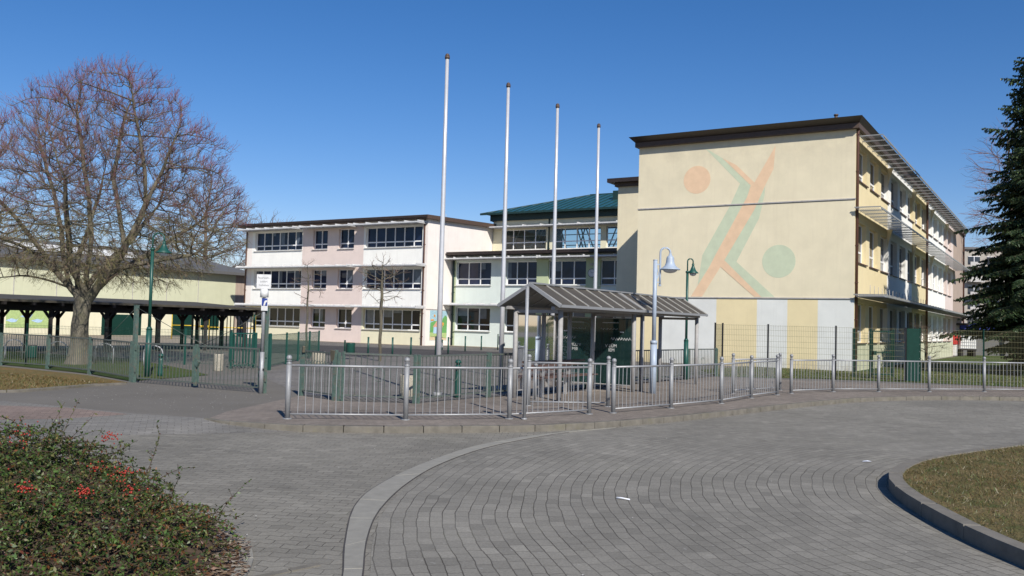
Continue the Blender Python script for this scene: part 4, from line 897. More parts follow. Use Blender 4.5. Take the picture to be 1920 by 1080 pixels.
# ------------------------------------------------------------------ mesh fences
def mesh_fence(lab, pts, H, mat, post='greendk', sp=.06, hs=.2, ext=.03, group='green mesh fences', r=.0035, pw=.05, zb=.05):
    Rr = Root('mesh_fence', lab, 'fence', (*pts[0], 0), group)
    for x, y in pts: m = MB(); m.bar((x, y, 0), (x, y, H+ext), pw, pw); m.bar((x, y, H+ext), (x, y, H+ext+.01), pw+.01, pw+.01); Rr.part('post', m, post)
    for i in range(len(pts)-1):
        a, b = Vector((*pts[i], 0)), Vector((*pts[i+1], 0)); L = (b-a).length; d = (b-a)/L; q = Vector((-d.y, d.x, 0))*.03; m = MB(); n = int(L/sp)
        for k in range(n+1):
            c = a.lerp(b, k/n)+q; m.bar((c.x, c.y, zb), (c.x, c.y, H), r*2, r*2)
        z = zb+.02
        while z < H: m.bar((a.x+q.x, a.y+q.y, z), (b.x+q.x, b.y+q.y, z), r*2.6, r*2.6); z += hs
        m.bar((a.x+q.x, a.y+q.y, H-.02), (b.x+q.x, b.y+q.y, H-.02), r*2.6, r*2.6)
        Rr.part('mesh_panel', m, mat)
    return Rr
mesh_fence('thin wire mesh fence on slim posts before the striped yellow wall', [W(-10.5, 30.62)[:2], (7.72, 32.6), (9.3, 32.33), (11.4, 31.36), (13.78, 31.2)], 1.85, 'meshtan', post='black', hs=.2, r=.0024)
mesh_fence('green wire mesh fence between the solid green panel and the spruce', [(14.36, 31.38), (16.66, 31.5), (19.2, 32.0), (21.9, 32.8)], 1.85, 'meshtan', r=.0024)
mesh_fence('green mesh fence in the yard before the white and pink wing', [(-7.9, 29.44), (-8.0, 32.0), (-8.2, 34.6), (-8.35, 37.2), (-8.5, 39.7)], 1.10, 'mesh', post='green', sp=.06, r=.0022)
mesh_fence('long green mesh fence in front of the covered walkway', [(-19.5, 28.4+4), (-17.3, 32.0), (-15.1, 31.4), (-12.9, 30.7), (-10.9, 30.0), (-9.2, 29.5)], 1.18, 'mesh', post='green', sp=.06, r=.0022)
def slat_panel(lab, a, b, H, n):
    Rr = Root('fence_panel', lab, 'fence', (*a, 0)); a, b = Vector((*a, 0)), Vector((*b, 0)); m = MB()
    for k in range(n+1): c = a.lerp(b, k/n); m.bar((c.x, c.y, .05), (c.x, c.y, H-.03), .035, .035)
    Rr.part('bars', m, 'green')
    for c in (a, b): m = MB(); m.bar((c.x, c.y, 0), (c.x, c.y, H+.03), .08, .08); Rr.part('post', m, 'green')
    m = MB(); m.bar((a.x, a.y, H), (b.x, b.y, H), .045, .04); m.bar((a.x, a.y, .1), (b.x, b.y, .1), .045, .04); Rr.part('rail', m, 'green')
slat_panel('dense green barred fence panel left of the road-sign pole', (-8.9, 28.5), (-8.35, 29.3), 1.12, 8)
slat_panel('dense green barred fence panel right of the road-sign pole', (-7.95, 28.7), (-7.55, 28.1), 1.12, 6)
slat_panel('tall green barred gate under the covered walkway end', (-16.2, 45.5), (-13.2, 46.0), 1.75, 18)
Sg = Root('equipment_panel', 'solid dark green sheet panel set in the mesh fence line', 'panel', (14.04, 31.27, 0))
m = MB(); m.box(13.84, 14.28, 31.24, 31.34, .02, 1.86); Sg.part('panel', m, 'greendk')
m = MB()
for z in np.arange(.3, 1.8, .25): m.box(13.825, 13.839, 31.26, 31.3, z, z+.03); m.box(14.281, 14.295, 31.26, 31.3, z, z+.03)
Sg.part('bolt', m, 'galv')
Gt = Root('gate', 'green framed mesh gate in front of the yellow block side wall', 'gate', (13.5, 33.5, 0))
for x, y in ((12.73, 33.18), (13.52, 33.6), (14.62, 34.2)): m = MB(); m.bar((x, y, 0), (x, y, 1.82), .09, .09); Gt.part('post', m, 'greendk')
m = MB(); a, b = Vector((13.6, 33.62, 0)), Vector((14.54, 34.15, 0))
for z in (.12, .95, 1.74): m.bar((a.x, a.y, z), (b.x, b.y, z), .05, .05)
m.bar((a.x, a.y, .1), (a.x, a.y, 1.76), .05, .05); m.bar((b.x, b.y, .1), (b.x, b.y, 1.76), .05, .05)
for k in range(1, 18): c = a.lerp(b, k/18); m.bar((c.x, c.y, .12), (c.x, c.y, 1.74), .007, .007)
for z in np.arange(.3, 1.7, .2): m.bar((a.x, a.y, z), (b.x, b.y, z), .009, .009)
lf2 = Gt.part('gate_leaf', m, 'greendk'); m = MB(); m.box(13.6, 13.72, 33.5, 33.56, .85, 1.0); Gt.part('lock', m, 'greendk', parent=lf2)
m = MB(); a, b = Vector((12.73, 33.18, 0)), Vector((13.52, 33.6, 0))
for k in range(0, 15): c = a.lerp(b, k/14); m.bar((c.x, c.y, .25), (c.x, c.y, 1.6), .007, .007)
for z in np.arange(.25, 1.7, .2): m.bar((a.x, a.y, z), (b.x, b.y, z), .009, .009)
Gt.part('mesh_panel', m, 'mesh')

# ------------------------------------------------------------------ shelters
def shelter(v0, v1, fp, rp_, lab, glaz):
    S_ = BRoot('bus_shelter', lab, 'shelter', (-9.9, (v0+v1)/2), 'grey gabled bus shelters')
    uf, ur, ue0, ue1, uc = -9.33, -10.47, -9.08, -10.66, -9.85; zt = 2.0
    e0, e1 = v0-.45, v1+.2
    for v in fp: m = MB(); m.tube([W(uf, v, 0), W(uf, v, zt-.02)], .055, 12); o = S_.part('post', _loc(m), 'shelterp')
    for v in rp_: m = MB(); m.tube([W(ur, v, 0), W(ur, v, zt-.02)], .055, 12); S_.part('post', _loc(m), 'shelterp')
    m = MB()
    for u in (uf, ur): m.box(u-.045, u+.045, e0+.1, e1-.05, zt-.02, zt+.05)
    for v in (v0, v1): m.box(ur+.046, uf-.046, v-.04, v+.04, zt-.09, zt-.02)
    S_.part('beam', m, 'shelterp')
    def slope(ua, za, ub, zb, t=.03):
        m = MB(); m.add([(ua, e0, za), (ua, e1, za), (ub, e1, zb), (ub, e0, zb), (ua, e0, za+t), (ua, e1, za+t), (ub, e1, zb+t), (ub, e0, zb+t)], [(4, 5, 6, 7), (0, 4, 7, 3), (1, 2, 6, 5), (0, 1, 5, 4), (3, 7, 6, 2)], 0); m.F.append((0, 3, 2, 1)); m.I.append(1); m.S.append(False); return m
    zr, ze = 2.50, 2.05
    ro = S_.part('roof', slope(ue0, ze, uc, zr), ['shelterr', 'roofunder']); r2 = S_.part('roof', slope(ue1, ze, uc, zr), ['shelterr', 'roofunder'])
    m = MB(); n = 7
    for k in range(n+1):
        v = e0+.012+(e1-e0-.024)*k/n; m.bar((ue0, v, ze+.045), (uc, v, zr+.045), .022, .022); m.bar((ue1, v, ze+.045), (uc, v, zr+.045), .022, .022)
    S_.part('seam', m, 'seam', parent=ro)
    m = MB(); m.bar((uc, e0, zr+.055), (uc, e1, zr+.055), .09, .035); m.bar((ue0-.0, e0, ze+.01), (ue0, e1, ze+.01), .05, .06); m.bar((ue1, e0, ze+.01), (ue1, e1, ze+.01), .05, .06)
    for v in (e0-.015, e1+.015):
        for ue in (ue0, ue1): m.bar((ue, v, ze-.0), (uc, v, zr+.02), .028, .07)
    S_.part('roof_trim', m, 'railm', parent=ro)
    m = MB()
    for k in range(1, n):
        v = e0+(e1-e0)*k/n; m.bar((ue1+.1, v, ze+.04), (uc, v, zr-.03), .03, .03); m.bar((ue0-.1, v, ze+.04), (uc, v, zr-.03), .03, .03)
    S_.part('rafter', m, 'shelterp', parent=ro)
    for kind, mat, p0, p1, z0, z1 in glaz:
        m = MB(); (ua, va), (ub, vb) = p0, p1; m.bar((ua, va, (z0+z1)/2), (ub, vb, (z0+z1)/2), .008, z1-z0); g = S_.part('glass_panel', m, mat)
        
        for zz in (z1+.012, z0-.012): m = MB(); m.bar((ua, va, zz), (ub, vb, zz), .03, .022); S_.part('glass_rail', m, 'shelterp', parent=g)
    return S_
def _loc(m):                              # world -> u,v frame
    m.V = [(Vector(p).x*EU.x+Vector(p).y*EU.y, Vector(p).x*EV.x+Vector(p).y*EV.y, p[2]) for p in m.V]; return m
uf, ur = -9.33, -10.47
S1 = shelter(17.09, 20.99, (17.09, 20.99), (17.09, 18.35, 19.65, 20.93), 'gabled bus shelter with smoky glass panels and a bench, nearer of the joined pair',
    [('r', 'shelterglass', (ur, 17.2), (ur, 18.28), .18, 1.86), ('r', 'shelterglass', (ur, 18.42), (ur, 19.58), .18, 1.86), ('r', 'shelterglass_dk', (ur, 19.72), (ur, 20.86), .18, 1.86), ('e', 'shelterglass_dk', (ur+.06, 20.97), (uf-.06, 20.97), .18, 1.86)])
S2 = shelter(21.51, 25.54, (21.51, 25.54), (21.51, 22.8, 24.15, 25.5), 'open gabled bus shelter without glass, farther of the joined pair',
    [('r', 'shelterglass_dk', (ur, 21.6), (ur, 22.72), .18, 1.86)])
m = MB()
for k in range(5): m.box(-10.38+.075*k, -10.38+.075*k+.055, 17.5, 20.4, .43, .455)
for k in range(3): m.box(-10.42, -10.40, 17.5, 20.4, .58+.09*k, .63+.09*k)
bn = S1.part('bench_slats', m, 'bench')
for v in (17.8, 19.0, 20.2): m = MB(); m.box(-10.24, -10.18, v, v+.05, .0, .428); S1.part('bench_leg', m, 'shelterp')
# scratched writing on the end pane
def text_mesh(s, size):
    cu = bpy.data.curves.new('lettering', 'FONT'); cu.body = s; cu.size = size; cu.align_x = 'CENTER'; cu.space_line = .95; cu.extrude = 0
    o = bpy.data.objects.new('lettering', cu); COL.objects.link(o); bpy.context.view_layer.update()
    me = bpy.data.meshes.new_from_object(o.evaluated_get(bpy.context.evaluated_depsgraph_get())); V = [tuple(v.co) for v in me.vertices]; F = [tuple(p.vertices) for p in me.polygons]
    bpy.data.objects.remove(o); bpy.data.curves.remove(cu); return V, F
V, F = text_mesh('V L\u00dcM\n IEM', .115); m = MB(); m.add([(-9.95+x*1.0, 20.958, 1.12+y) for x, y, z in V], F)
for k in range(26):
    t = k*.022; m.bar((-9.95+t, 20.957, 1.33+.03*math.sin(k*1.9)), (-9.93+t, 20.957, 1.345+.035*math.sin((k+1)*1.9)), .004, .009)
for k in range(14): m.bar((-10.25+k*.035, 20.957, 1.58+.012*math.sin(k*2.4)), (-10.23+k*.035, 20.957, 1.60+.012*math.cos(k*2.4)), .004, .006)
m.box(-10.2, -9.75, 20.955, 20.958, 1.745, 1.757); m.box(-9.7, -9.6, 20.955, 20.958, 1.50, 1.53)
S1.part('scratched_lettering', m, 'signwhite')
m = MB()
for k in range(260):
    v = 18.5+random.random()*1.0; z = .55+random.random()*.85; m.add([(-10.461, v, z), (-10.461, v+random.uniform(.01, .03), z+.004), (-10.461, v+.012, z+random.uniform(.01, .03))], [(0, 1, 2)])
S1.part('scratches', m, 'signwhite')

# ------------------------------------------------------------------ signs
x, y = -5.40, 19.50
N = Root('road_sign', 'grey pole with a white fire access notice above a small blue and white sign', 'road sign', (x, y, 0))
m = MB(); m.tube([(x, y, 0), (x, y, .9)], .05, 12); m.tube([(x, y, .88), (x, y, 2.5)], .036, 12); N.part('pole', m, 'galv')
m = MB(); m.box(x-.075-.09, x+.24-.09, y-.052, y-.046, 2.28, 2.59); pl = N.part('sign_plate', m, 'signwhite')
def lettering(rt, s, cx, yy, z, size, mat, par):
    V, F = text_mesh(s, size); m = MB(); m.add([(cx+a*.92, yy, z+b) for a, b, _ in V], F); return rt.part('lettering', m, mat, parent=par)
lettering(N, 'Feuerwehr-', x-.008, y-.0535, 2.495, .062, 'signtext', pl); lettering(N, 'zufahrt', x-.008, y-.0535, 2.415, .062, 'signtext', pl); lettering(N, 'freihalten', x-.008, y-.0535, 2.335, .062, 'signtext', pl)
m = MB(); m.tube([(x, y, 2.09), (x, y, 2.275)], .088, 18); N.part('sign_drum', m, 'signwhite')
m = MB(); m.box(x-.045, x+.095, y-.052, y-.046, 1.80, 2.08); p2 = N.part('sign_plate', m, 'signwhite')
m = MB(); m.box(x-.035, x+.085, y-.056, y-.0525, 1.905, 2.068); q2 = N.part('sign_field', m, 'signblue', parent=p2)
m = MB(); m.add([(x+.0, y-.058, 1.91), (x+.035, y-.058, 1.91), (x+.05, y-.058, 1.97), (x+.082, y-.058, 2.0), (x+.082, y-.058, 2.03), (x+.03, y-.058, 2.02), (x+.012, y-.058, 1.97)], [(0, 1, 2, 3, 4, 5, 6)])
for k in range(3): m.box(x-.03, x+.08, y-.0545, y-.0525, 1.82+.022*k, 1.829+.022*k)
N.part('pictogram', m, 'signwhite', parent=p2)
m = MB(); m.tube([(x, y, 1.78), (x+.001, y, 1.8)], .045, 8); m.bar((x-.06, y-.03, .52), (x+.06, y-.03, .52), .02, .05); N.part('clamp', m, 'black')

# ------------------------------------------------------------------ small yard furniture
def conc(x, y, r, h, lab):
    o = Root('concrete_bin', lab, 'litter bin', (x, y, 0), 'speckled concrete litter bins'); m = MB(); m.lathe((x, y, 0), [(r*.96, 0), (r, .02), (r, h-.02), (r*.97, h)], 24); o.part('body', m, 'concrete')
    m = MB(); m.lathe((x, y, h+.001), [(r*.75, 0), (r*.75, .01)], 20); o.part('liner', m, 'black')
conc(-2.15, 19.3, .22, .50, 'speckled concrete litter bin behind the ball-post railing, nearest of the bins')
conc(-7.1, 33.2, .26, .45, 'speckled concrete litter bin beyond the narrow pedestrian gate')
conc(-8.81, 27.1, .14, .52, 'slim speckled concrete litter bin seen through the driveway gate')

def gbin(x, y, lab, h=.95, w=.17, s=1):
    o = Root('litter_bin', lab, 'litter bin', (x, y, 0), 'green post-mounted litter bins'); m = MB(); m.tube([(x, y, 0), (x, y, h)], .035, 8); o.part('post', m, 'greendk')
    m = MB(); m.lathe((x+s*(w+.05), y, h*.32), [(w*.8, 0), (w, .03), (w, h*.5), (w*1.05, h*.53)], 14); b = o.part('bin', m, 'green'); m = MB(); m.lathe((x+s*(w+.05), y, h*.86), [(w*.9, 0), (w*.9, .01)], 12); o.part('opening', m, 'black', parent=b)
gbin(-6.9, 37.3, 'green post-mounted litter bin behind the pedestrian gate, nearest in the yard', .8, .19)
gbin(-3.62, 43.3, 'green post-mounted litter bin below the garden picture', .95, .15)
gbin(-.8, 56.2, 'green post-mounted litter bin left of the shelter gable', 1.0, .16)
gbin(-14.9, 27.6, 'green post-mounted litter bin behind the fence left of the linden', .7, .14)
# thin green posts joined by a dark wire
pts = [(-6.53, 41.1), (-5.52, 41.9), (-4.79, 43.1), (-3.24, 46.6), (-2.61, 51.6), (-1.78, 54.5)]
lbl = ['slim green post below the young tree, leftmost of the row', 'slim green post just right of the young tree', 'slim green post left of the first flagpole, before the cream wall', 'slim green post under the garden picture wall corner', 'slim green post before the mint wall', 'slim green post nearest the second flagpole']
for (x, y), l in zip(pts, lbl):
    m = MB(); m.tube([(x, y, 0), (x, y, .84)], .042, 8); m.lathe((x, y, .84), [(.05, 0), (.05, .03), (.02, .05)], 8); single('bollard', m, 'green', l, 'bollard', (x, y, 0), 'slim green yard posts')
def gbol(x, y, h, lab):
    o = Root('bollard', lab, 'bollard', (x, y, 0)); m = MB(); m.lathe((x, y, 0), [(.075, 0), (.07, .1), (.06, h-.2), (.06, h-.12)], 14); o.part('post', m, 'green'); m = MB(); m.lathe((x, y, h-.118), [(.045, 0), (.045, .03), (.07, .04), (.07, .07), (.04, .11), (.01, .118)], 14); o.part('cap', m, 'green')
gbol(-1.14, 19.75, .84, 'stout green bollard with a domed cap behind the railing'); gbol(-9.35, 24.0, .62, 'stout green bollard beside the green lamp foot')
# yellow handrails
for i, (x, y, w, lab) in enumerate([(-22.2, 62, 2.6, 'yellow tube barrier under the walkway, left of the pair'), (-17.8, 56, 3.6, 'yellow tube barrier under the walkway, right of the pair')]):
    m = MB(); h = 1.75; m.tube([(x-w/2, y, 0), (x-w/2, y, h), (x+w/2, y, h), (x+w/2, y, 0)], .045, 8); m.tube([(x-w/2, y, h*.55), (x+w/2, y, h*.55)], .035, 6); single('barrier', m, 'yellowp', lab, 'barrier', (x, y, 0), 'yellow tube barriers')
# bicycle racks: steel hoops in the shade of the walkway
for i in range(5):
    x, y = -19.0+i*1.9, 31.6-i*.75
    m = MB(); m.tube([(x-.3, y, 0), (x-.3, y, .45)]+[(x-.3*math.cos(a), y, .45+.22*math.sin(a)) for a in np.linspace(0, PI, 8)]+[(x+.3, y, 0)], .022, 6); single('bicycle_hoop', m, 'galv', 'steel bicycle hoop standing in the row before the covered walkway', 'bike rack', (x, y, 0), 'bicycle hoops before the walkway')
# water tank by the far end of the yellow block
x, y = 36.9, 72.6
q = Root('water_tank', 'caged white plastic water tank on a dark pallet by the far wall', 'water tank', (x, y, 0)); m = MB(); m.box(x-.62, x+.62, y-.5, y+.5, .62, 1.65); m.lathe((x, y, 1.65), [(.12, 0), (.12, .06), (.1, .08)], 10); q.part('tank', m, 'white_plastic')
m = MB()
for k in range(9): m.box(x-.64+k*.157, x-.62+k*.157, y-.525, y-.505, .6, 1.66)
for k in range(5): m.box(x-.65, x+.65, y-.545, y-.527, .64+k*.24, .66+k*.24)
q.part('cage', m, 'galv'); m = MB(); m.box(x-.66, x+.66, y-.55, y+.5, .5, .595); m.box(x-.6, x-.4, y-.5, y+.5, 0, .5); m.box(x+.4, x+.6, y-.5, y+.5, 0, .5); q.part('pallet', m, 'wooddk')
pp = W(-7.5, 80.5); m = MB(lambda a, b, c: W(a, b, c)); m.box(-7.67, -7.4, 79.9, 80.9, .95, 2.0); fb = Root('hydrant_cabinet', 'red box above a white board on the far end of the yellow block', 'cabinet', (pp[0], pp[1], 0)); fb.part('box', m, 'red')
m = MB(lambda a, b, c: W(a, b, c)); m.box(-7.67, -7.42, 79.95, 80.85, .05, .93); fb.part('board', m, 'white_plastic')
q = Root('shed', 'dark garage with a deep blue canopy behind the water tank', 'shed', (41, 78, 0)); m = MB(); m.box(38.6, 46, 77, 80, 0, 2.3); q.part('wall', m, 'roof_grey'); m = MB(); m.add([(38.3, 76.2, 2.2), (46.3, 76.2, 2.2), (46.3, 80.2, 2.7), (38.3, 80.2, 2.7), (38.3, 76.2, 2.56), (46.3, 76.2, 2.56), (46.3, 80.2, 2.8), (38.3, 80.2, 2.8)], [(0, 3, 2, 1), (4, 5, 6, 7), (0, 1, 5, 4), (1, 2, 6, 5), (2, 3, 7, 6), (3, 0, 4, 7)]); q.part('canopy', m, 'awning')
# ------------------------------------------------------------------ trees
def prism_strip(P0, P1, r0, r1, sides=3):     # many tapered prisms at once -> quads
    P0, P1 = np.asarray(P0, float), np.asarray(P1, float); n = len(P0); d = P1-P0; L = np.linalg.norm(d, axis=1, keepdims=True); d = d/np.maximum(L, 1e-6)
    ref = np.where(np.abs(d[:, 2:3]) < .9, np.array([[0, 0, 1.]]), np.array([[1., 0, 0]])); x = np.cross(d, ref); x /= np.linalg.norm(x, axis=1, keepdims=True); y = np.cross(d, x)
    Q = []
    for k in range(sides):
        a, b = 2*PI*k/sides, 2*PI*(k+1)/sides
        ea, eb = x*math.cos(a)+y*math.sin(a), x*math.cos(b)+y*math.sin(b); r0_, r1_ = np.reshape(r0, (-1, 1)), np.reshape(r1, (-1, 1))
        Q.append(np.stack([P0+ea*r0_, P0+eb*r0_, P1+eb*r1_, P1+ea*r1_], axis=1))
    return np.concatenate(Q, 0).reshape(-1, 3)
def colonize(nodes, par, attr, step, infl, kill, iters, tropism=(0, 0, .12), wob=.25):
    nodes = [Vector(n) for n in nodes]; par = list(par); A = [Vector(a) for a in attr]; alive = [True]*len(A)
    tv = Vector(tropism); rr = random.Random(3)
    for it in range(iters):
        kd = kdtree.KDTree(len(nodes))
        for i, n in enumerate(nodes): kd.insert(n, i)
        kd.balance(); acc = {}
        cnt = 0
        for j, a in enumerate(A):
            if not alive[j]: continue
            co_, i, dist = kd.find(a)
            if dist < kill: alive[j] = False; continue
            if dist < infl: acc.setdefault(i, []).append((a-nodes[i]).normalized()); cnt += 1
        if not acc: break
        for i, ds in acc.items():
            d = sum(ds, Vector()); d = d/len(ds)+tv+Vector([rr.uniform(-wob, wob) for _ in range(3)])
            if d.length < 1e-3: continue
            q = nodes[i]+d.normalized()*step; nodes.append(q); par.append(i)
    return nodes, par
def tree_mesh(root, nodes, par, base_r, tip_r, expo, names=('trunk', 'branches'), mats=('bark', 'branch'), rmin_tube=.03, jitter=0):
    n = len(nodes); ch = [[] for _ in range(n)]
    for i in range(1, n): ch[par[i]].append(i)
    r = [0.]*n
    for i in range(n-1, -1, -1):
        r[i] = tip_r if not ch[i] else sum(r[c]**expo for c in ch[i])**(1/expo)
    s = base_r/r[0]; k = math.log(base_r/tip_r)/math.log(r[0]/tip_r) if r[0] > tip_r*1.01 else 1
    r = [tip_r*(q/tip_r)**k for q in r]
    return r, ch
def smooth_nodes(nodes, par, ch, it=2):
    for _ in range(it):
        new = list(nodes)
        for i in range(1, len(nodes)):
            if ch[i]:
                c = max(ch[i]); new[i] = nodes[i]*.5+nodes[par[i]]*.25+nodes[ch[i][0]]*.25
        nodes = new
    return nodes
def branch_obj(rt, name, nodes, par, r, sel, mat, sides=6):
    P0 = [nodes[par[i]] for i in sel]; P1 = [nodes[i] for i in sel]; r0 = np.array([min(r[par[i]], r[i]*1.35) for i in sel]); r1 = np.array([r[i] for i in sel])
    # lengthen each segment slightly so joints close
    P0 = np.array([tuple(p) for p in P0]); P1 = np.array([tuple(p) for p in P1]); d = P1-P0; P0 = P0-d*.06; P1 = P1+d*.06
    V = prism_strip(P0, P1, r0, r1, sides); o = fast_obj(name, V, 4, [M[mat]], rt.off); o.parent = rt.o; return o
def limb(path, base, D, rr, dy=.0, step=.22):
    pts = []; L = 0
    for i in range(len(path)-1):
        a, b = Vector((path[i][0], 0, path[i][1])), Vector((path[i+1][0], 0, path[i+1][1])); k = max(1, round((b-a).length/step))
        for j in range(k): pts.append(a.lerp(b, j/k))
    pts.append(Vector((path[-1][0], 0, path[-1][1]))); out = []
    for i, p in enumerate(pts): out.append(Vector((base[0]+p.x+rr.uniform(-.02, .02), base[1]+D*(i/len(pts))**1.1+math.sin(i*.9)*.04+dy, p.z+rr.uniform(-.02, .02))))
    return out
def big_linden():
    bx, by = -13.85, 28.7; base = (bx, by); rr = random.Random(11)
    T_ = Root('linden_tree', 'big bare linden with broad reddish crown rising behind the left fence', 'tree', (bx, by, 0))
    L = dict(T=[(0, 0), (.01, .6), (.03, 1.08), (.04, 1.68), (.09, 2.1)], L1=[(.0, 2.02), (-.55, 2.52), (-1., 3.11), (-1.8, 3.69), (-2.68, 3.97), (-3.72, 4.24)], L2=[(-.46, 2.43), (-.71, 3.11), (-.87, 3.97), (-1.19, 5.17), (-1.73, 6.54), (-2.1, 7.3)],
             C=[(.09, 2.1), (.25, 3.14), (.32, 4.17), (.22, 5.21), (-.06, 6.93), (-.3, 8.3)], R=[(.06, 1.9), (.73, 2.81), (1.38, 3.68), (2.01, 4.99), (2.72, 6.49), (3.1, 7.5)], R2=[(1.38, 3.68), (1.1, 4.88), (.75, 6.09), (.86, 7.65), (.98, 8.6)],
             R3=[(2.08, 5.17), (2.12, 6.3), (1.94, 7.68), (1.83, 8.9)], R4=[(.89, 2.9), (1.83, 3.18), (2.84, 3.46), (3.6, 3.62)], L3=[(-.45, 2.35), (-1.15, 2.65), (-1.76, 2.75), (-2.6, 2.6)], L4=[(-1.0, 3.11), (-1.66, 4.29), (-2.4, 5.31), (-3.1, 6.15)],
             B1=[(.1, 2.3), (.3, 3.0), (.9, 4.2), (1.2, 5.6)], B2=[(0, 2.2), (-.4, 3.3), (-.5, 4.6), (-.7, 6.2)], F1=[(.1, 2.2), (-.1, 3.0), (.2, 4.0), (.6, 5.6)], F2=[(.3, 2.3), (.8, 3.0), (1.9, 3.9), (3.0, 5.0)])
    D = dict(T=0, L1=-.5, L2=.9, C=-.3, R=-.6, R2=.8, R3=-1.0, R4=.4, L3=-1.0, L4=-1.5, B1=3.2, B2=2.8, F1=-2.8, F2=2.4)
    nodes, par = [], []
    for key, path in L.items():
        pts = limb(path, base, D[key], rr)
        if key == 'T':
            for p in pts: nodes.append(p); par.append(len(nodes)-2 if len(nodes) > 1 else -1)
            par[0] = 0; continue
        p0 = pts[0]; j = min(range(len(nodes)), key=lambda i: (nodes[i]-p0).length); shift = nodes[j]-pts[0]
        for i, p in enumerate(pts[1:]):
            q = p+shift*(1-i/len(pts))if False else Vector((p.x+shift.x*(1-i/len(pts)), p.y+shift.y, p.z+shift.z*(1-i/len(pts))))
            nodes.append(q); par.append(j); j = len(nodes)-1
    rg = np.random.default_rng(5); A = []
    cx, cy, cz = bx+.55, by+.2, 4.6
    while len(A) < 5400:
        p = rg.uniform(-1, 1, 3); q = np.linalg.norm(p)
        if q > 1 or q < .18: continue
        if rg.random() > .25+.75*q: continue
        up = p[2] > 0
        x = cx+p[0]*4.05; y = cy+p[1]*4.1; z = cz+(p[2]*5.0 if up else p[2]*2.3)
        if z < 2.6+.0*abs(p[0]): continue
        b = 1+.06*math.sin(3.1*math.atan2(p[1], p[0])+1)+.05*math.sin(7*p[0]+2); A.append((cx+(x-cx)*b, y, cz+(z-cz)*(1+.045*math.sin(5*p[0]))))
    nodes, par = colonize(nodes, par, A, .16, 1.7, .23, 75, (0, 0, .24), .18)
    r, ch = tree_mesh(None, nodes, par, .25, .0075, 2.3); nodes = smooth_nodes(nodes, par, ch, 1)
    n = len(nodes)
    for i in range(6): r[i] = max(r[i], .25-.012*i)
    big = [i for i in range(1, n) if r[i] >= .016]; 
    # trunk with a flared foot as one smooth body
    m = MB(); prof = [(.46, -.05), (.37, .12), (.31, .35), (.27, .7), (.245, 1.1), (.235, 1.5), (.25, 1.85), (.22, 2.15)]; nn = 22; o = 0
    for q, z in prof:
        for k in range(nn):
            a = 2*PI*k/nn; rad = q*(1+.07*math.sin(a*5+z*1.3)+.05*math.sin(a*3-z)+(.10*max(0, .5-z)*math.sin(a*7))); m.V.append((bx+.06*max(0, z)**1.2*.6+rad*math.cos(a), by+rad*math.sin(a), z))
    for i in range(len(prof)-1):
        for k in range(nn): m.F.append((i*nn+k, i*nn+(k+1) % nn, (i+1)*nn+(k+1) % nn, (i+1)*nn+k)); m.I.append(0); m.S.append(True)
    m.F.append(tuple((len(prof)-1)*nn+k for k in range(nn))); m.I.append(0); m.S.append(True); T_.part('trunk', m, 'bark')
    branch_obj(T_, 'limbs', nodes, par, r, [i for i in big if r[i] > .05], 'bark', 9)
    branch_obj(T_, 'branches', nodes, par, r, [i for i in range(6, n) if r[i] <= .05], 'branch', 4)
    # fine twigs
    S = {'twig': [], 'twigtip': [], 'twiggreen': []}
    C = Vector((cx, cy, cz))
    for i in range(6, n):
        if r[i] > .022: continue
        term = not ch[i]; cnt = (5 if term else 3) if nodes[i].z > 4.6 else (4 if term else 2); dpar = (nodes[i]-nodes[par[i]]).normalized(); outw = (nodes[i]-C); ow = math.sqrt((outw.x/4.5)**2+(outw.y/4.5)**2+(outw.z/5.1)**2); outw.normalize(); rim = ow > .80; high = (nodes[i].z-3.6)/3.2; high = max(0, min(1, high))
        for k in range(cnt):
            d = (dpar*.8+outw*.5+Vector((rr.uniform(-1, 1), rr.uniform(-1, 1), rr.uniform(-.5, .7)))*.75+Vector((0, 0, .55*high-.30*(1-high)))).normalized(); p = nodes[i]; l = rr.uniform(.16, .29)
            droop = -.10+.22*high
            kind = 'twiggreen' if high < .35 and rr.random() < .6 else 'twig'
            pts = [p]
            for s_ in range(3):
                q = p+d*l*.5; S[kind if s_ < 1 or kind == 'twiggreen' else ('twigtip' if high > .3 and rr.random() < (.85 if rim else .12) else 'twig')].append((p, q, .0050-.0010*s_, .0040-.0010*s_)); p = q; pts.append(q); d = (d+Vector((rr.uniform(-.3, .3), rr.uniform(-.3, .3), rr.uniform(-.2, .2)+droop))).normalized()
            for q in pts[1:]:
                if rr.random() < .8:
                    dd = (d+Vector((rr.uniform(-1, 1), rr.uniform(-1, 1), rr.uniform(-.6, .9)))*.8).normalized(); S['twigtip' if high > .3 and rr.random() < (.9 if rim else .2) else kind].append((q, q+dd*rr.uniform(.07, .14), .0036, .0026))
    for k, nm in (('twig', 'twigs'), ('twigtip', 'twig_tips'), ('twiggreen', 'mossy_twigs')):
        a = S[k]; V = prism_strip([tuple(q[0]) for q in a], [tuple(q[1]) for q in a], np.array([q[2] for q in a]), np.array([q[3] for q in a])); o = fast_obj(nm, V, 4, [M[k]], T_.off); o.parent = T_.o
    # yellow-green water shoots hanging at the crown base
    m = MB()
    for k in range(34):
        a = rr.uniform(-1, 1); x = bx+.4+a*2.6; y = by-rr.uniform(.2, 1.6); z = rr.uniform(2.9, 4.3); p = Vector((x, y, z)); pts = [tuple(p)]; d = Vector((rr.uniform(-1, 1), rr.uniform(-.5, .5), rr.uniform(-.2, .8))).normalized()
        for j in range(6): p = p+d*.13; pts.append(tuple(p)); d = (d+Vector((rr.uniform(-.2, .2), 0, -.28))).normalized()
        m.tube(pts, [.011-.0013*q for q in range(7)], 4)
    T_.part('water_shoots', m, 'twiggreen'); return T_, len(nodes)
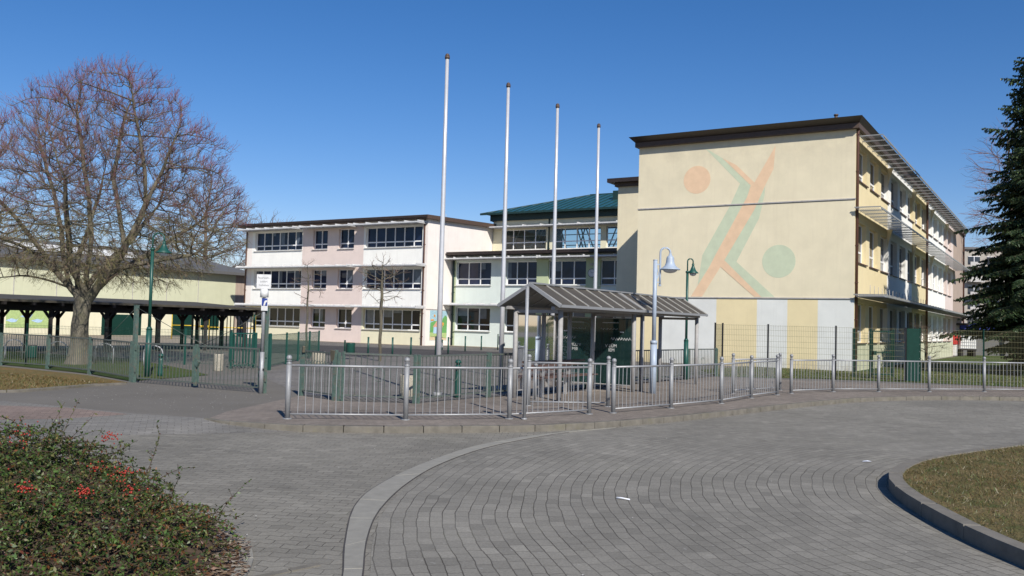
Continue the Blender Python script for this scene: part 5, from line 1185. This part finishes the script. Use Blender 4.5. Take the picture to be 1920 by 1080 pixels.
_, nn_ = big_linden(); print('linden nodes', nn_)

def bare_tree(name, lab, base, H, cw, cz0, natt, base_r, tw, mats, step=.3, infl=2.2, kill=.45, tr=.15, twl=.5, twr=.008, twn=3, seed=1, shape='dome', trunk_h=None, group=None, tup=.5, segs=()):
    rr = random.Random(seed); rg = np.random.default_rng(seed); rt = Root(name, lab, 'tree', (*base, 0), group); th = trunk_h or cz0
    nodes = []; k = int(H*.82/step) if shape != 'bush' else int(th/step)
    for i in range(k+1): nodes.append(Vector((base[0]+.03*math.sin(i*.7)*H*.12, base[1]+.03*math.cos(i*.5)*H*.1, i*step)))
    par = [0]+list(range(k)); A = []
    while len(A) < natt:
        p = rg.uniform(-1, 1, 3); q = np.linalg.norm(p)
        if q > 1: continue
        z = cz0+(H-cz0)*(p[2]+1)/2
        A.append((base[0]+p[0]*cw, base[1]+p[1]*cw, z))
    nodes, par = colonize(nodes, par, A, step, infl, kill, 60, (0, 0, tr), .2); r, ch = tree_mesh(None, nodes, par, base_r, twr*1.6, 2.3); nodes = smooth_nodes(nodes, par, ch, 1); n = len(nodes)
    branch_obj(rt, 'trunk', nodes, par, r, [i for i in range(1, n) if r[i] > base_r*.45], mats[0], 8); branch_obj(rt, 'branches', nodes, par, r, [i for i in range(1, n) if r[i] <= base_r*.45], mats[0], 4)
    S = []; C = Vector((base[0], base[1], cz0+(H-cz0)*.35))
    for i in range(1, n):
        if r[i] > base_r*.25: continue
        for _ in range(twn if not ch[i] else max(1, twn//2)):
            d = ((nodes[i]-nodes[par[i]]).normalized()*.8+(nodes[i]-C).normalized()*.4+Vector((rr.uniform(-1, 1), rr.uniform(-1, 1), rr.uniform(-.6, .6)))*.7+Vector((0, 0, tup))).normalized(); p = nodes[i]
            for s_ in range(2):
                q = p+d*twl*.5*rr.uniform(.7, 1.2); S.append((tuple(p), tuple(q), twr*(1-.25*s_), twr*(.8-.25*s_))); d = (d+Vector((rr.uniform(-.3, .3), rr.uniform(-.3, .3), rr.uniform(-.25, .25)))).normalized(); p = q
                if rr.random() < .7: e = (d+Vector((rr.uniform(-1, 1), rr.uniform(-1, 1), rr.uniform(-.5, .8)))*.8).normalized(); S.append((tuple(q), tuple(q+e*twl*.4), twr*.6, twr*.4))
    V = prism_strip([a[0] for a in S], [a[1] for a in S], np.array([a[2] for a in S]), np.array([a[3] for a in S])); o = fast_obj('twigs', V, 4, [M[mats[1]]], rt.off); o.parent = rt.o; return rt
bare_tree('bare_tree', 'brownish bare tree rising behind the hall roof, right of the big linden', (-32.8, 95.0), 16.0, 6.0, 3.0, 900, .26, None, ('farbark', 'fartwig'), .45, 3, .7, .25, 1.1, .016, 4, 21)
bare_tree('bare_tree', 'faint bare tree partly behind the left end of the white wing', (-27.5, 100.0), 13.0, 4.6, 2, 500, .18, None, ('farbark', 'fartwig'), .45, 3, .7, .3, 1.1, .016, 3, 22)
bare_tree('bare_tree', 'wide bare tree behind the hall at the left edge of the view', (-60, 100), 15, 7.5, 3, 700, .3, None, ('farbark', 'fartwig'), .5, 3.5, .8, .2, 1.2, .018, 3, 25)
bare_tree('young_tree', 'young bare tree with a thin straight trunk before the cream and white wall', (-5.29, 36.32), 4.35, 1.22, 2.2, 150, .065, None, ('branch', 'fartwig'), .13, 1.2, .24, .05, .2, .006, 3, 23, trunk_h=1.9, tup=.1, group='young trees in the yard')
bare_tree('young_tree', 'slender young bare tree behind the green mesh fence before the pink windows', (-11.0, 48.2), 5.0, .95, 2.1, 90, .055, None, ('branch', 'fartwig'), .16, 1.2, .3, .1, .22, .007, 3, 24, trunk_h=1.9, tup=.2, group='young trees in the yard')
bare_tree('birch_tree', 'purplish bare birch half hidden behind the tall spruce', (42.6, 76.0), 20, 3.2, 7, 600, .22, None, ('farbark', 'purpletwig'), .5, 3.2, .8, .2, 1.3, .016, 4, 26, tup=-.35)
bare_tree('shrub', 'leafless pale shrub in front of the yellow block side wall', W(-5.4, 44.5)[:2], 2.2, .9, .3, 110, .04, None, ('branch', 'fartwig'), .14, 1.1, .22, .2, .3, .006, 3, 27, tup=.5)

# spruce
def spruce(base, H, rb, seed, lab):
    rg = np.random.default_rng(seed); rt = Root('spruce_tree', lab, 'tree', (*base, 0)); bx, by = base
    m = MB(); m.tube([(bx, by, 0), (bx, by, H*.5), (bx, by, H*.97)], [.24, .14, .02], 10); rt.part('trunk', m, 'sprbark')
    bra, V = [], []
    z = .9
    while z < H-.15:
        f = z/H; R_ = rb*(1-f)**.62*(.82+.36*rg.random()); R_ = max(R_, .18)*(.62 if z < 2.4 else 1); nb = 7 if f < .85 else 5; a0 = rg.uniform(0, 2*PI); nb += 4
        for k in range(nb):
            a = a0+2*PI*k/nb+rg.normal(0, .18); L = R_*rg.uniform(.72, 1.15); ca, sa = math.cos(a), math.sin(a); rise = .25*(f > .6)+.02; n = max(5, int(L/.16)); pts = []
            for i in range(n+1):
                t = i/n; zz = z+L*(rise*t-.32*t*t*(1-f*.6)+.16*max(0, t-.7)); pts.append(np.array([bx+ca*L*t, by+sa*L*t, zz]))
            for i in range(n): bra.append((pts[i], pts[i+1], .03*(1-f)*(1-i/n)+.008, .03*(1-f)*(1-(i+1)/n)+.006))
            for i in range(1, n+1):
                t = i/n
                if t < .18: continue
                w = (.16+.50*math.sin(PI*min(1, t*.9+.12))**.8)*min(1, L*.55)*(1 if t < .97 else .5)
                for s_ in (-1, 1):
                    for q in range(2):
                        sw = s_*w*rg.uniform(.6, 1.15); fw = rg.uniform(.1, .45)*w; dr = -abs(sw)*rg.uniform(.15, .75)
                        p = pts[i]+np.array([ca, sa, 0])*rg.uniform(-.08, .08); e = p+np.array([-sa*sw+ca*fw, ca*sw+sa*fw, dr]); ns = 5
                        for j in range(ns):      # needle tufts along the branchlet
                            u0 = j/ns; c = p+(e-p)*u0; d = (e-p)/ns*1.9; ax = np.cross(d, rg.normal(0, 1, 3)); ax /= np.linalg.norm(ax)+1e-9; wd = rg.uniform(.035, .075)
                            V += [c-ax*wd*.5, c+ax*wd, c+d+rg.normal(0, .02, 3)]
                            ax2 = np.cross(d, ax); ax2 /= np.linalg.norm(ax2)+1e-9; V += [c-ax2*wd, c+ax2*wd*.5, c+d*.9+rg.normal(0, .02, 3)+np.array([0, 0, -.03])]
        z += rg.uniform(.17, .27)*(1 if f < .8 else .8)
    Vb = prism_strip([b[0] for b in bra], [b[1] for b in bra], np.array([b[2] for b in bra]), np.array([b[3] for b in bra])); o = fast_obj('branches', Vb, 4, [M['sprbark']], rt.off); o.parent = rt.o
    o = fast_obj('crown', np.array(V), 3, [M['needle']], rt.off); o.parent = rt.o; print('spruce tris', len(V)//3)
spruce((24.1, 38.9), 16.9, 4.7, 31, 'tall dark green spruce at the right edge beside the yellow block')
spruce((28.6, 40.6), 17.0, 4.4, 37, 'second dark spruce mostly outside the view, right of and behind the tall one')

# ------------------------------------------------------------------ berry bush
def bush():
    rg = np.random.default_rng(9); rt = Root('berry_bush', 'low sprawling evergreen bush with red berries in the near left corner', 'bush', (-3.6, 6.6, -.08)); rt.off = (-3.6, 6.6, -.08)
    bedp = [(-1.95, 4.2), (-1.98, 6.15), (-2.15, 6.75), (-2.6, 7.4), (-3.2, 8.0), (-4.2, 8.5), (-6.5, 8.8), (-6.5, 3.6), (-2.9, 3.6)]
    def hgt(x, y):
        t = np.clip((-2.0-x)/2.2, 0, 1); e = np.clip((8.9-y)/1.0, 0, 1); return (.10+.62*t**.8)*(.35+.65*e**.7)*(1+.18*np.sin(x*3.1+1)*np.sin(y*2.7)+.17*np.sin(x*11+2*np.sin(y*5))*np.sin(y*9.5+1))
    L, T_, SB, DB = [], [], [], []; sprig = []
    n = 0
    while n < 3400:
        x, y = rg.uniform(-5.6, -1.9), rg.uniform(4.6, 8.8)
        if not inside(np.array([[x, y]]), bedp)[0]: continue
        front = (5.9-y) if False else 0
        n += 1; h = float(hgt(np.array(x), np.array(y))); 
        if y < 5.7 and rg.random() < (5.7-y)*.8+(x > -3.0)*.35: continue
        if y < 6.4 and x > -2.35 and rg.random() < .6: continue
        tall = rg.random() < .035; a = rg.uniform(0, 2*PI); ln = rg.uniform(.22, .42) if not tall else rg.uniform(.35, .6)
        p = np.array([x, y, -.08+max(.0, h*rg.uniform(.45, .98)-.06)]); d = np.array([math.cos(a), math.sin(a), rg.uniform(.1, .75) if not tall else rg.uniform(1.0, 2.2)]); d /= np.linalg.norm(d); k = 9; fresh = rg.random() < .12
        for i in range(k):
            q = p+d*ln/k; T_.append((p, q, .0032*(1-i/k)+.0012, .0032*(1-(i+1)/k)+.001)); d = d+np.array([rg.normal(0, .12), rg.normal(0, .12), rg.normal(0, .1)-(.13 if not tall else .04)]); d /= np.linalg.norm(d)
            for s_ in range(3 if not tall else 3):
                c = p+(q-p)*rg.random(); nrm = rg.normal(0, 1, 3)+np.array([0, 0, .9]); nrm /= np.linalg.norm(nrm); ax = rg.normal(0, 1, 3); ax -= nrm*ax.dot(nrm); ax /= np.linalg.norm(ax); bx_ = np.cross(nrm, ax); l = rg.uniform(.008, .021)*(1.0 if not tall else .9); w = l*.5; c = c+ax*l
                (SB if fresh else (DB if rg.random() < (.10+.16*min(1, max(0, x+3.6))) else L)).append((c-ax*l, c+bx_*w-ax*l*.1, c+ax*l, c-bx_*w-ax*l*.1))
            if i % 3 == 1 and rg.random() < .5:
                e = d+rg.normal(0, .8, 3); e /= np.linalg.norm(e); T_.append((q, q+e*.06, .002, .001))
                for s_ in range(5):
                    c = q+e*.06*rg.random(); nrm = rg.normal(0, 1, 3)+np.array([0, 0, .9]); nrm /= np.linalg.norm(nrm); ax = rg.normal(0, 1, 3); ax -= nrm*ax.dot(nrm); ax /= np.linalg.norm(ax); bx_ = np.cross(nrm, ax); l = rg.uniform(.009, .016); L.append((c-ax*l, c+bx_*l*.5, c+ax*l, c-bx_*l*.5))
            p = q
    o = fast_obj('leaves', np.array(L).reshape(-1, 3), 4, [M['leaf']], rt.off); o.parent = rt.o; o = fast_obj('fresh_leaves', np.array(SB).reshape(-1, 3), 4, [M['leaflight']], rt.off); o.parent = rt.o
    o = fast_obj('russet_leaves', np.array(DB).reshape(-1, 3), 4, [M['leafrusset']], rt.off); o.parent = rt.o
    V = prism_strip([a[0] for a in T_], [a[1] for a in T_], np.array([a[2] for a in T_]), np.array([a[3] for a in T_])); o = fast_obj('stems', V, 4, [M['stem']], rt.off); o.parent = rt.o
    m = MB()                              # dark sheet under the leaves, standing in for the shade inside
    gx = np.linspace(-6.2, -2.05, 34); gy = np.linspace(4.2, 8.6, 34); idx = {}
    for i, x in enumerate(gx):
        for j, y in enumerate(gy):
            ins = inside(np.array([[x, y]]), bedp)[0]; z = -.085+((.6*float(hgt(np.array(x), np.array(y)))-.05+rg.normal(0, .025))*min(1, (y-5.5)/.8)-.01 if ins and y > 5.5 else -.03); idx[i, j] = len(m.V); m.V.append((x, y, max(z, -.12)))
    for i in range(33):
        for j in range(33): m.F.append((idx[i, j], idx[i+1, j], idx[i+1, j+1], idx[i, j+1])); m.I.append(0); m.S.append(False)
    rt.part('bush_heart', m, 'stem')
    B_ = MB(); cl = [(-3.35, 7.35, .0), (-4.6, 6.9, 0), (-4.3, 7.9, 0), (-3.9, 7.2, 0), (-3.0, 7.0, 0), (-2.75, 6.6, 0), (-4.05, 6.3, 0), (-4.3, 7.3, 0), (-3.6, 6.3, 0), (-3.5, 7.9, 0), (-4.7, 7.5, 0), (-3.2, 6.0, 0), (-4.45, 6.55, 0), (-2.9, 6.2, 0)]
    for c in cl:
        h = float(hgt(np.array(c[0]), np.array(c[1]))); nb = rg.integers(14, 42); sp = rg.uniform(.025, .075)
        for k in range(nb): B_.lathe((c[0]+rg.normal(0, sp), c[1]+rg.normal(0, sp*.7), -.06+h+rg.normal(0, sp*.6)), [(.002, -.007), (.0062, -.003), (.007, .001), (.005, .005), (.001, .007)], 6)
    rt.part('berries', B_, 'berry')['kind'] = 'stuff'
bush()
